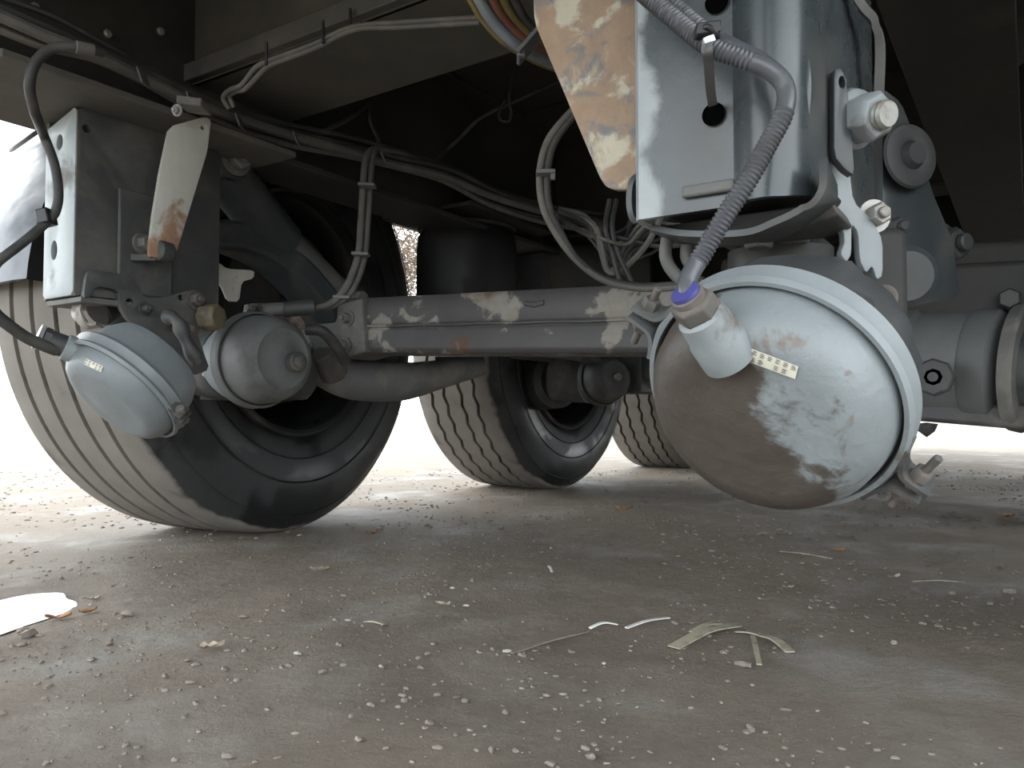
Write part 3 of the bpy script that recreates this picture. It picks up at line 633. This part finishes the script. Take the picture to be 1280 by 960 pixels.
# ------------------------------------------------------------ right hanger
rt, rv = .570, .135
M['hangr'] = M['hang']
rh = T('hanger_bracket', 'right suspension hanger bracket, glossy dark folded steel near camera', 'bracket', C(.7, .2, .45))
def foldbody():
    """folded sheet: front face, rounded vertical bulge, side face"""
    plan = [(rt+.02, rv+.118), (rt+.002, rv+.118), (rt, rv+.110), (rt, rv+.05), (rt-.001, rv+.04), (rt-.009, rv+.031), (rt-.012, rv+.022), (rt-.009, rv+.012), (rt+.002, rv+.003), (rt+.018, rv-.002), (rt+.04, rv-.005), (rt+.065, rv-.006), (rt+.09, rv-.012), (rt+.12, rv-.014), (rt+.20, rv-.014)]
    a = MB(); pl_ = smooth([V((x, y, 0)) for x, y in plan], 4); zs = [.446, .449, .52, .60, .70, .75, .80]; n = len(pl_)
    for off in (0, .006):
        for z in zs:
            for i, p in enumerate(pl_):
                q = pl_[min(i+1, n-1)]-pl_[max(i-1, 0)]; nn = V((-q.y, q.x, 0)).normalized()*off
                zz = z + (.03*max(0, (i/n-.5)) if z < .46 else 0)
                a.v.append(C(p.x-nn.x, p.y-nn.y, zz))
    m = len(zs)
    for s in (0, 1):
        for j in range(m-1):
            for i in range(n-1): b = s*n*m+j*n+i; a.f.append((b, b+1, b+n+1, b+n))
    for j in (0, m-1):
        for i in range(n-1): b = j*n+i; a.f.append((b, b+1, b+1+n*m, b+n*m))
    for i in (0, n-1):
        for j in range(m-1): b = j*n+i; a.f.append((b, b+n, b+n+n*m, b+n*m))
    return a
M['hangf'] = mat('hanger_front_paint', (.042, .051, .055), (.085, .085, .08), sc=9, th=.58, soft=.12, rough=.27, drough=.45, bump=.04, dirt2=(.30, .33, .34), sc2=5, th2=.60, soft2=.05, grad2=(tuple(VV), .028, 9))  # second tone is a pale streak along the left edge of the face
part('folded_body', foldbody(), M['hangf'], rh)
for x, y, r_, el in ((892, 143, .0082, 1.1), (896, 2, .0085, 1.8)):
    q = onplane(x, y, C(rt-.0082, rv, 0), U); part('hole', MB().lathe([(0, 0), (-.0, r_*.86), (-.0008, r_), (.0006, r_*1.06)], q, -U, 28), M['holeshade'], rh)  # flat black disc, the dark of the hole painted on the face
q = onplane(885, 236, C(rt-.009, rv, 0), U); part('slot_tab', MB().box(q, VV*.020, U*.003, Z*.0045), M['dust'], rh, .002)
part('pressed_groove', MB().lathe([(0, 0), (0, .004), (.001, .005)], onplane(1010, 120, C(rt-.0, rv+.0, 0), U), -U, 16), M['hang'], rh) if False else None
a = MB(); a.tube([onplane(1008, y, C(rt+.012, rv-.004, 0), -VV*.6-U*.6) for y in (55, 90, 130, 170)], .004, 10, 6, rf=lambda i, s, t: .0045*math.sin(math.pi*max(.03, min(.97, t)))); part('pressed_ridge', a, M['hangf'], rh)
# inner liner and bottom stirrup bracket
a = MB(); a.cbox(rt+.01, rt+.20, rv-.004, rv+.112, .455, .463); part('bottom_plate', a, M['dark'], rh, .002)
sb = T('stirrup_bracket', 'bent steel stirrup wrapped under the right hanger bracket', 'bracket', W(900, 300, .6))
a = MB(); a.ribbon([W(806, 230, .66), W(799, 238, .66), W(798, 265, .66), W(806, 278, .66), W(830, 290, .65), W(870, 297, .63), W(940, 296, .60), W(985, 280, .575), W(1018, 262, .56), W(1034, 245, .55), W(1036, 215, .555)], U, .018, .005, 8)
part('strap', a, M['hang'], sb, .001)
a = MB(); a.prism([W(808, 288, .655), W(842, 300, .65), W(1010, 283, .58), W(1050, 268, .555), W(1040, 250, .56), W(830, 282, .65)], U*.05); part('saddle', a, M['dark'], sb, .002)
for x0 in ((842, 306, 852, 350, .66), (868, 306, 862, 356, .66)):
    part('u_bolt', MB().tube([W(x0[0]-8, 298, .67), W(x0[0]-10, 320, .67), W(x0[0]-2, 338, .67), W(x0[2]+6, 356, .67)], .0055, 10), M['dust'], sb)
part('nut', MB().hexb(W(948, 292, .62), -Z, .012, .012), M['dust'], sb, .001)
part('nut', MB().hexb(W(992, 286, .66), -Z, .014, .014), M['dust'], sb, .001)
# coupling lumps between stirrup and chamber
mt = T('chamber_mount', 'dark scaly mount between right hanger and large chamber', 'bracket', W(960, 350, .70))
a = MB(); a.lathe([(-.02, .0), (-.02, .072), (0, .082), (.02, .078), (.03, .06), (.03, 0)], bc-ba*.065, ba, 40, rf=lambda i, h, r, th: (h, r*(1+.12*noise.noise(V((math.cos(th)*3, math.sin(th)*3, i)))))); part('flange', a, M['dark'], mt)
a = MB(); a.cyl(W(975, 300, .70), W(975, 360, .70), .045, seg=24, ch=.01); part('neck', a, M['dark'], mt)
a = MB(); a.tube([W(958, 305, .72), W(965, 325, .72), W(955, 350, .71)], .012, 10); part('lever', a, M['dust'], mt)
a = MB(); a.box(W(1075, 400, .72), V((.022, 0, 0)), V((0, .05, 0)), V((0, 0, .075))); part('side_block', a, M['frame'], mt, .008)
# pale claw plates on the right side
cp = W(1050, 240, .60); ncl = (-U*.75-VV*.65).normalized()
cl = T('claw_plate', 'pale grey claw-shaped plate on the right flank of the right hanger', 'plate', W(1050, 330, .6))
part('plate', plate([(1020, 192), (1030, 190), (1062, 214), (1066, 252), (1090, 275), (1103, 300), (1103, 345), (1095, 350), (1090, 332), (1082, 342), (1074, 325), (1072, 290), (1064, 280), (1064, 318), (1058, 328), (1050, 318), (1056, 300), (1046, 262), (1040, 250), (1014, 256), (1016, 230)], [], cp, ncl, .006), M['ringg'], cl)
part('bolt', MB().bolt(W(1091, 271, .61), ncl, .009, .013), M['bolt'], cl)
part('stud', MB().cyl(W(1096, 372, .63), W(1106, 372, .60), .010, ch=.002), M['boltr'], cl)
sp_ = T('slotted_bar', 'narrow dark slotted bar beside the large hex bolt', 'bar', W(1055, 200, .6))
part('bar', plate([(1042, 88), (1050, 84), (1057, 98), (1062, 140), (1068, 220), (1056, 212), (1042, 195)], [(1052, 103, .0025, 1.8)], W(1050, 150, .585), ncl, .007), M['hang'], sp_)
hb_ = T('hex_bolt', 'big flanged hex bolt protruding from the right hanger side', 'bolt', W(1075, 150, .60))
bx0 = W(1066, 150, .60); bd = (W(1118, 141, .565)-bx0).normalized()
part('washer', MB().lathe([(-.004, 0), (-.004, .021), (.0, .0235), (.004, .022), (.006, .018), (.006, 0)], bx0, bd, 40), M['grey'], hb_)
part('hex_head', MB().hexb(bx0+bd*.005, bd, .0185, .021), M['ringg'], hb_, .001)
part('thread_end', MB().lathe([(0, .011), (.004, .0105), (.005, .0095), (.007, .0105), (.009, .0095), (.011, .0105), (.014, .009), (.014, 0)], bx0+bd*.020, bd, 24), M['bolt'], hb_)
# frame flange lip at top right
a = MB(); a.ribbon([W(1060, -20, .62), W(1078, 8, .62), W(1092, 28, .63), W(1100, 55, .64), W(1099, 110, .65), W(1096, 160, .66)], U, .006, .006); part('edge_lip', a, M['dust'], rh)
# right trailing arm behind
ra = T('trailing_arm', 'dark broad trailing arm with round boss behind the large hex bolt', 'suspension arm', W(1150, 380, .9))
p_ = W(1150, 300, .88); nr_ = (-U*.62-VV*.78).normalized()
part('arm', plate([(1102, 110), (1126, 128), (1152, 195), (1165, 240), (1190, 300), (1200, 370), (1130, 385), (1112, 440), (1104, 390)], [], p_, nr_, .03), M['hang'], ra)
q = onplane(1137, 195, p_+nr_*.015, nr_); part('boss', MB().lathe([(0, .036), (.003, .034), (.006, .022), (.004, .016), (.012, .012), (.012, 0)], q, nr_, 32), M['dark'], ra)
part('bolt', MB().bolt(onplane(1108, 288, p_+nr_*.015, nr_), nr_, .011, .02), M['dark'], ra); part('bolt', MB().bolt(W(1172, 310, .93), V((.4, -1, 0)), .02, .03), M['dark'], ra)
part('boss_lower', MB().cyl(W(1118, 345, .8), W(1135, 345, .76), .03, ch=.006), M['hang'], ra)
# axle end assembly at far right
ax = T('axle_hub', 'dark grey axle end with round bolted cover at right picture edge', 'axle', W(1200, 530, 1.05))
h0, h1 = W(1128, 455, 1.12), W(1330, 462, .98); dh = (h1-h0).normalized(); Lh = (h1-h0).length
part('cover', MB().lathe([(.0, 0), (0, .07), (.004, .078), (.02, .080), (.026, .074), (.085, .072), (.09, .076), (.118, .077), (.124, .070), (.13, .0)], h0+dh*.005, dh, 48), M['chd'], ax)
part('flange', MB().lathe([(.14, 0), (.14, .082), (.152, .084), (.156, .08), (.156, 0)], h0, dh, 48), M['dust'], ax)
part('hub_end', MB().lathe([(.156, .06), (.20, .058), (.21, .05), (.27, .05), (.27, 0)], h0, dh, 40), M['hang'], ax)
part('lower_skid', MB().box(W(1225, 518, 1.05), dh*.13, fr_n*.05, Z*.015), M['dark'], ax, .006)
part('beam', MB().box(W(1180, 350, 1.2), dx_*.33, fr_n*.06, Z*.045), M['frame'], ax, .01)
q = W(1168, 472, .995); part('cover_bolt', MB().cyl(q, q+fr_n*.02, .024, seg=8, ch=.003).cyl(q+fr_n*.02, q+fr_n*.026, .006), M['dark'], ax)
for x, y in ((1262, 375), (1262, 512), (1275, 395)): part('flange_bolt', MB().hexb(W(x, y, 1.02), fr_n, .014, .02), M['dark'], ax)
part('drip', MB().lathe([(0, 0), (.002, .014), (.012, .010), (.02, 0)], W(1158, 528, 1.05), -Z, 16), M['dark'], ax)

# ------------------------------------------------------------ rusty plate
rp = T('rusty_plate', 'tapered rust-mottled steel plate hanging left of the right hanger', 'plate', W(780, 237, .70))
pp = W(760, 110, .70)
part('plate', plate([(664, -150), (845, -150), (842, 228), (838, 231), (772, 238), (758, 234), (750, 222), (668, 28)], [], pp, -U, .006), M['rustp'], rp)
q = W(808, 184, .675); part('rivet', MB().lathe([(0, .009), (.003, .0085), (.005, .005), (.005, 0)], q+U*.012, -U, 24), M['dust'], rp)
part('rivet', MB().lathe([(0, .012), (.002, .0125), (.004, .010), (.004, .006), (.001, .004)], W(808, 205, .678)+U*.012, -U, 24), M['dust'], rp)

# ------------------------------------------------------------ conduit
cn = T('corrugated_conduit', 'ribbed grey conduit curving down to the large stained chamber', 'hose', W(875, 400, .5))
cp_ = [(600, -260, .75), (680, -140, .66), (760, -45, .57), (800, -12, .555), (845, 25, .54), (884, 56, .525), (925, 72, .515), (960, 86, .51), (981, 108, .508), (980, 140, .505), (960, 180, .505), (935, 225, .505), (905, 272, .508), (878, 318, .512), (860, 350, .510), (861, 372, .506), (868, 388, .5065)]
cpw = [W(*p) for p in cp_]
def crf(i, s, t): return .0062+(.0006*math.sin(s*math.pi*2/.0030) if (t < .40 or .56 < t < .83) else .0)
part('ribbed_tube', MB().tube(cpw, .0062, 14, 56, rf=crf), M['cond'], cn)
c2 = [W(640, -260, .76), W(712, -140, .67), W(790, -45, .57), W(822, -14, .56), W(862, 22, .545), W(890, 44, .535), W(925, 62, .528), W(955, 78, .522), W(976, 100, .52), W(984, 130, .517)]
part('ribbed_tube', MB().tube(c2, .005, 12, 40, rf=lambda i, s, t: .0052+(.0006*math.sin(s*math.pi*2/.0030) if t < .55 else 0)), M['cond'], cn)
zt_ = T('cable_tie', 'pale cable tie strap hanging from conduit to the round hole', 'cable tie', W(887, 130, .56))
part('strap', MB().ribbon([W(886, 30, .53), W(884, 60, .515), W(886, 80, .53), W(888, 110, .56), W(892, 138, .590)], RT, (.0035, .0033), .0012), M['tie'], zt_)
part('head', MB().box(W(884, 38, .518), V((.008, 0, .001)), V((0, .005, 0)), V((0, 0, .004))), M['tieb'], zt_, .001)
part('loop', MB().tube([W(874, 44, .52), W(884, 33, .512), W(896, 44, .515), W(896, 52, .53)], .002, 8), M['tieb'], zt_)
part('tail', MB().ribbon([W(878, 64, .515), W(881, 52, .508), W(893, 47, .508)], V((0, 0, 1)), .002, .0015), M['chrome'], zt_)

# ------------------------------------------------------------ cable looms and hoses under the frame
lo = T('cable_loom', 'long dusty bundle of cables running under the left rail', 'cable bundle', W(400, 180, 1.4))
path = [(-30, 10, .95), (0, 20, .97), (60, 45, 1.01), (120, 68, 1.06), (180, 97, 1.13), (240, 128, 1.20), (300, 152, 1.30), (370, 172, 1.42), (430, 186, 1.52), (500, 205, 1.63), (560, 222, 1.74), (620, 250, 1.86), (690, 270, 1.98), (760, 282, 2.1)]
for k, (ox, oy, r_, m_) in enumerate(((0, 0, .0085, 'hosel'), (3, -9, .007, 'hose'), (-6, 9, .006, 'hosel'), (8, -16, .005, 'hose'), (-2, 5, .005, 'hose'), (5, -5, .0045, 'hosel'))):
    part('cable', MB().tube([W(x+ox*.6+2.5*math.sin(x*.021+k*2), y+oy*(.8 if x > 60 else 1.4)+2.5*math.sin(x*.017+k), d_+.006*k) for x, y, d_ in path], r_, 8, 6), M[m_], lo)
for x, y, d_ in ((179, 97, 1.12), (240, 127, 1.19), (300, 153, 1.28), (371, 174, 1.41), (480, 199, 1.58)):
    part('cable_tie', MB().box(W(x, y, d_-.008), V((.0014, 0, .0008)), V((0, .013, 0)), V((-.004, 0, .011))), M['hosel'], lo, .001)
hose('cable', [(-20, 35, 1.1), (15, 78, 1.12), (30, 104, 1.15)], .006, M['hose'], 'thin dark cable slanting down at the top left edge', 'cable')
pr = T('cable_pair', 'two thin pale cables along the bright edge of the crossmember', 'cable', W(290, 130, 1.15))
for k in (0, 1):
    part('cable', MB().tube([W(x+k*dx2, y+k*dy2, d_) for x, y, d_, dx2, dy2 in ((286, 136, 1.20, 6, -2), (279, 122, 1.19, 8, -2), (288, 112, 1.17, 9, 2), (302, 106, 1.15, 5, 5), (318, 86, 1.14, 8, 5), (335, 76, 1.13, 6, 4), (390, 56, 1.11, 4, 4), (440, 34, 1.09, 3, 3), (500, 28, 1.07, 0, 6), (600, 22, 1.03, 0, 6))], .0036, 8, 6), M['hosel'], pr)
for x, y in ((333, 62), (404, 35), (438, 20)): part('cable_tie', MB().box(W(x, y+5, 1.10), V((.0015, 0, 0)), V((0, .003, 0)), V((0, 0, .016))), M['tieb'], pr)
hose('cable', [(470, 118, 1.6), (445, 142, 1.55), (410, 162, 1.5), (372, 180, 1.45)], .006, M['hose'], 'single dark cable dropping from crossmember onto the loom', 'cable')
hose('cable', [(463, 120, 1.6), (462, 150, 1.6), (475, 180, 1.62)], .005, M['hose'], 'short dark cable hanging straight below the crossmember', 'cable')
hose('cable', [(735, 85, 1.7), (690, 105, 1.7), (640, 128, 1.7), (600, 148, 1.72), (575, 172, 1.75), (545, 200, 1.8)], .0045, M['hose'], 'thin slack cable crossing the dark gap in the frame centre', 'cable')
hose('cable_loop', [(632, 125, 1.6), (624, 140, 1.6), (626, 150, 1.6), (636, 151, 1.6), (639, 140, 1.6), (636, 122, 1.6), (640, 95, 1.6)], .0035, M['hose'], 'small teardrop loop of cable hanging in the frame centre', 'cable')
# colored hoses top centre
ch = T('hose_bundle', 'curved bundle of coloured hoses left of the rusty plate', 'hose', W(660, 60, .95))
for k, (mm, off, r_) in enumerate((('blueh', 0, .0075), ('redh', 13, .0085), ('gold', 26, .0085), ('hose', 40, .009), ('gold', -12, .004))):
    part('hose', MB().tube([W(560+off, -330, 1.0+.01*k), W(570+off, -160, .97+.01*k), W(590+off, -30, .95+.01*k), W(604+off, 8, .95+.01*k), W(622+off*.95, 34, .96+.01*k), W(646+off*.9, 56-off*.08, .97+.01*k), W(680+off*.8, 74-off*.25, 1.0+.01*k), W(730+off*.6, 92-off*.4, 1.05+.01*k)], r_, 12, 8), M[mm], ch)
part('cable_tie', MB().box(W(660, 58, .945), V((.012, 0, .014)), V((0, .02, 0)), V((.002, 0, -.0015))), M['tie'], ch, .001)
part('tie_head', MB().box(W(652, 66, .935), V((.0045, 0, 0)), V((0, .004, 0)), V((0, 0, .005))), M['tie'], ch, .001)
# big looping pair mid
lp2 = T('hose_loop', 'large grey hose loop sweeping from the rusty plate down to axle beam', 'hose', W(760, 355, 1.1))
for k in (0, 1):
    o = k*9
    part('tube', MB().tube([W(735+o, 120, 1.05), W(706+o, 148, 1.06), W(684+o, 178, 1.07), W(675+o, 215, 1.08), W(678+o*.9, 255, 1.09), (W(694+o*.7, 290, 1.1)), W(720+o*.2, 324, 1.11), W(755, 350-o*.2, 1.12), W(800, 360-o*.3, 1.12), W(850, 358-o*.3, 1.10), W(880, 350, 1.08)], .0052, 10), M['hosel' if k == 0 else 'hose'], lp2)
part('cable_tie', MB().box(W(682, 216, 1.07), V((.013, 0, 0)), V((0, .01, 0)), V((0, 0, .0028))), M['tie'], lp2, .001)
part('tie_head', MB().box(W(691, 221, 1.06), V((.003, 0, 0)), V((0, .003, 0)), V((0, 0, .004))), M['tie'], lp2)
# wire tangle
tg = T('wire_tangle', 'tangle of thin dark wires between hose loop and right hanger', 'cable bundle', W(790, 350, 1.3))
rnd = random.Random(5)
for k in range(13):
    y0 = rnd.uniform(225, 330); a0 = rnd.uniform(-30, 30); d_ = rnd.uniform(1.2, 1.4); ym = rnd.uniform(285, 345)
    part('wire', MB().tube([W(700, 266+a0*.3, 1.6), W(740+rnd.uniform(-10, 10), 283+a0*.4, d_), W(770+rnd.uniform(-12, 12), ym, d_-.02), W(800+rnd.uniform(-10, 20), (ym+y0)/2+rnd.uniform(-25, 25), d_-.02), W(850, y0, d_-.04), W(900, y0-10, d_)], rnd.choice((.003, .004, .005, .0035)), 7, 8), M[rnd.choice(('hose', 'hosel', 'hose', 'redh') if k == 4 else ('hose', 'hosel', 'hose'))], tg)
for k, (x, x2) in enumerate(((762, 775), (770, 790))):
    part('wire', MB().tube([W(x, 250, 1.22), W(x-5, 285, 1.2), W(x+4, 320, 1.2), W(x2, 352, 1.2)], .0042, 8), M['hose'], tg)

# ------------------------------------------------------------ far tree seen through the gap
tr = T('tree', 'brown mottled autumn tree seen through the gap beside the air spring', 'tree', G(500, 530) if False else V((-2.78, 16, 0)))
a = MB(); a.tube([V((-2.78, 16, 0)), V((-2.75, 16, 1.6)), V((-2.5, 16.1, 3.4))], .12, 10); part('trunk', a, M['straw'], tr)
a = MB(); b_ = MB(); rr = random.Random(3)
for k in range(34):
    z0 = rr.uniform(1.8, 3.4); an = rr.uniform(0, 6.28); L_ = rr.uniform(.5, 1.1); p0 = V((-2.38, 16.05, z0)); p1 = p0+V((math.cos(an)*L_, math.sin(an)*L_, L_*.6))
    b_.tube([p0, (p0+p1)/2+Z*.05, p1], .018, 5, 3)
part('branches', b_, M['straw'], tr)
for k in range(9500):
    c = V((-2.35+rr.gauss(0, .5), 16+rr.gauss(0, .5), 3.3+rr.gauss(0, .6))); 
    if c.z < 2.2: continue
    x = V((rr.uniform(-1, 1), rr.uniform(-1, 1), rr.uniform(-1, 1))).normalized(); y = x.orthogonal().normalized(); s_ = rr.uniform(.02, .05)
    a.add([c-x*s_, c-y*s_*.5, c+x*s_, c+y*s_*.5], [(0, 1, 2, 3)])
part('foliage', a, M['leafs'], tr, kind='stuff')

# ------------------------------------------------------------ litter on the ground
def gnd(px, py):
    p = G(px, py); p.z = gz(p.x, p.y); return p
def leaf(px, py, L, rot, m, label, curl=.3, wd=.45):
    c = gnd(px, py); a = MB(); n = 7; x = V((math.cos(rot), math.sin(rot), 0)); y = V((-x.y, x.x, 0)); rj = random.Random(px)
    rows = []
    for i in range(n+1):
        s = i/n*2-1; wv = L*wd*.5*(1-s*s)**.6*(1+.35*math.sin(i*2.4+px)); zc = L*curl*.35*(s*s)+.002
        for j in (-1, 0, 1): rows.append(c+x*s*L/2+y*j*wv+Z*(zc+abs(j)*L*.10*rj.uniform(.3, 1.6)))
    for off in (0, .0006):
        a.v += [p+Z*off for p in rows]
    for o in (0, (n+1)*3):
        for i in range(n):
            for j in (0, 1): b = o+i*3+j; a.f.append((b, b+1, b+4, b+3))
    return one('leaf', a, m, label, 'leaf')
leaf(73, 770, .035, .3, M['leaf'], 'orange-brown curled leaf at left beside the puddle'); leaf(110, 763, .028, 1.0, M['leaf'], 'smaller orange leaf just right of the puddle leaf')
leaf(262, 816, .034, .2, M['leafp'], 'pale torn brown leaf in the left foreground'); leaf(465, 668, .045, 1.2, M['leaf'], 'reddish leaf lying right of the nearest tyre')
leaf(400, 713, .036, .2, M['leafp'], 'flat tan leaf in front of the nearest tyre'); leaf(553, 764, .026, -.4, M['leafp'], 'small pinkish leaf in the centre foreground')
leaf(780, 638, .055, .1, M['leaf'], 'orange leaf below the stained chamber, left side'); leaf(1258, 647, .05, .1, M['leaf'], 'orange leaf near the right picture edge')
leaf(117, 745, .02, .6, M['leafp'], 'faint tan leaf scrap left, above the orange pair'); leaf(985, 737, .02, 0, M['leafp'], 'tiny tan scrap right of centre'); leaf(1118, 722, .028, .4, M['leafp'], 'pale crumpled scrap on the right ground')
leaf(1050, 690, .03, .4, M['leaf'], 'reddish crumbled leaf below the lower clamp bolt')
def strip(name, a_, b_, w_, m, label, cat, lift=.003, bend=.002):
    p, q = gnd(*a_), gnd(*b_); md = (p+q)/2; md.z = max(md.z, gz(md.x, md.y))+bend
    a = MB(); d = (q-p); s = V((-d.y, d.x, 0)).normalized(); a.ribbon([p+Z*lift, md+Z*lift, q+Z*lift], s, w_, .0016, 6)
    return one(name, a, m, label, cat)
strip('plastic_strip', (783, 789), (836, 775), .0028, M['bone'], 'white thin strip lying in the centre foreground', 'litter')
strip('plastic_strip', (737, 791), (771, 786), .0026, M['bone'], 'short white bent strip left of the longer strip', 'litter', bend=.004)
strip('bark_shard', (842, 812), (920, 786), .009, M['straw'], 'broad dry stalk shard in the foreground right of centre', 'twig', .004, .006)
strip('bark_shard', (864, 794), (900, 784), .004, M['straw'], 'narrow dry shard above the broad shard', 'twig', .004)
strip('bark_shard', (952, 798), (988, 819), .006, M['straw'], 'pointed curled dry shard right of the upright twig', 'twig', .005, .004)
strip('twig', (941, 798), (949, 834), .003, M['straw'], 'short twig pointing at the camera beside the shards', 'twig', .004)
strip('twig', (975, 692), (1040, 700), .0022, M['straw'], 'long thin twig on the right ground', 'twig')
strip('twig', (640, 822), (735, 793), .0025, M['stone'], 'half buried brown stalk left of the white strips', 'twig', .0015)
strip('twig', (1160, 640), (1200, 648), .006, M['dark'], 'dark bark piece below the right hub', 'twig')
strip('twig', (1140, 727), (1205, 729), .003, M['straw'], 'light straw on the right ground', 'twig')
strip('twig', (918, 795), (955, 798), .0015, M['straw'], 'hair-thin stalk between the two shards', 'twig')
strip('twig', (480, 788), (455, 783), .002, M['straw'], 'short pale stalk in the left foreground', 'twig'); strip('twig', (690, 720), (686, 714), .002, M['bone'], 'tiny white splinter in the centre', 'litter')
def peb(mb, c, s, rj):
    n = []; g = (1+5**.5)/2
    vs = [(-1, g, 0), (1, g, 0), (-1, -g, 0), (1, -g, 0), (0, -1, g), (0, 1, g), (0, -1, -g), (0, 1, -g), (g, 0, -1), (g, 0, 1), (-g, 0, -1), (-g, 0, 1)]
    fs = [(0, 11, 5), (0, 5, 1), (0, 1, 7), (0, 7, 10), (0, 10, 11), (1, 5, 9), (5, 11, 4), (11, 10, 2), (10, 7, 6), (7, 1, 8), (3, 9, 4), (3, 4, 2), (3, 2, 6), (3, 6, 8), (3, 8, 9), (4, 9, 5), (2, 4, 11), (6, 2, 10), (8, 6, 7), (9, 8, 1)]
    an = rj.uniform(0, 6.28); cx, sx_ = math.cos(an), math.sin(an); e = (rj.uniform(.7, 1.4), rj.uniform(.6, 1), rj.uniform(.35, .7))
    P = []
    for v in vs:
        k = s*.53*rj.uniform(.85, 1.12); x, y, z = v[0]*e[0]*k, v[1]*e[1]*k, v[2]*e[2]*k; P.append(c+V((x*cx-y*sx_, x*sx_+y*cx, z)))
    mb.add(P, fs)
rj = random.Random(11)
for (x, y, s, m, lab) in ((372, 826, .0052, 'stonew', 'white pebble in the left foreground'), (634, 819, .005, 'stonew', 'pale pebble at the start of the buried stalk'), (305, 776, .007, 'stone', 'grey-brown pebble left of the foreground centre'),
        (435, 782, .004, 'stonew', 'pale pebble above the short stalk'), (235, 833, .006, 'stone', 'flat dark pebble beside the torn leaf'), (158, 770, .008, 'stone', 'brown clod right of the orange leaves'), (28, 782, .008, 'stone', 'dark stone lying in the puddle'), (35, 797, .012, 'stone', 'flat dark stone at the puddle front'),
        (1020, 748, .006, 'stone', 'brown pebble on the right ground'), (1190, 742, .007, 'stone', 'grey pebble near a light straw'), (1262, 742, .009, 'stone', 'rough clod near the right picture edge'), (928, 834, .009, 'stone', 'tan pebble in front of the dry shards'), (565, 740, .004, 'stonew', 'tiny pale pebble in the centre'), (755, 834, .003, 'stonew', 'white pebble below the white strips'),
        (1003, 704, .006, 'stone', 'small dark pebble below the thin twig'), (1160, 706, .007, 'stone', 'tan pebble at the right middle')):
    a = MB(); c = gnd(x, y); peb(a, c+Z*s*.3, s, rj); one('pebble', a, M[m], lab, 'pebble')
for i, mm in enumerate(('stone', 'stonew')):
    a = MB()
    for k in (range(15000), range(260))[i]:
        y = .35+3.6*rj.random()**1.5; x = rj.uniform(-.95, .85)*(y+.35)
        s = rj.choice((.0010, .0014, .002, .0028, .0036, .0046)) * rj.uniform(.6, 1.25)*(1 if y < 1.8 else 1.5)*(.7 if i else 1)
        if noise.noise(V((x*3, y*3, 1)))+rj.uniform(-.3, .3) < -.1: continue
        peb(a, V((x, y, gz(x, y)+s*.15)), s, rj)
    one('gravel', a, M[mm], ['fine brown grit scattered over the ground', 'fine white grit scattered over the ground'][i], 'gravel', V((0, 1, 0)), kind='stuff')
print('objects', len(D.objects))
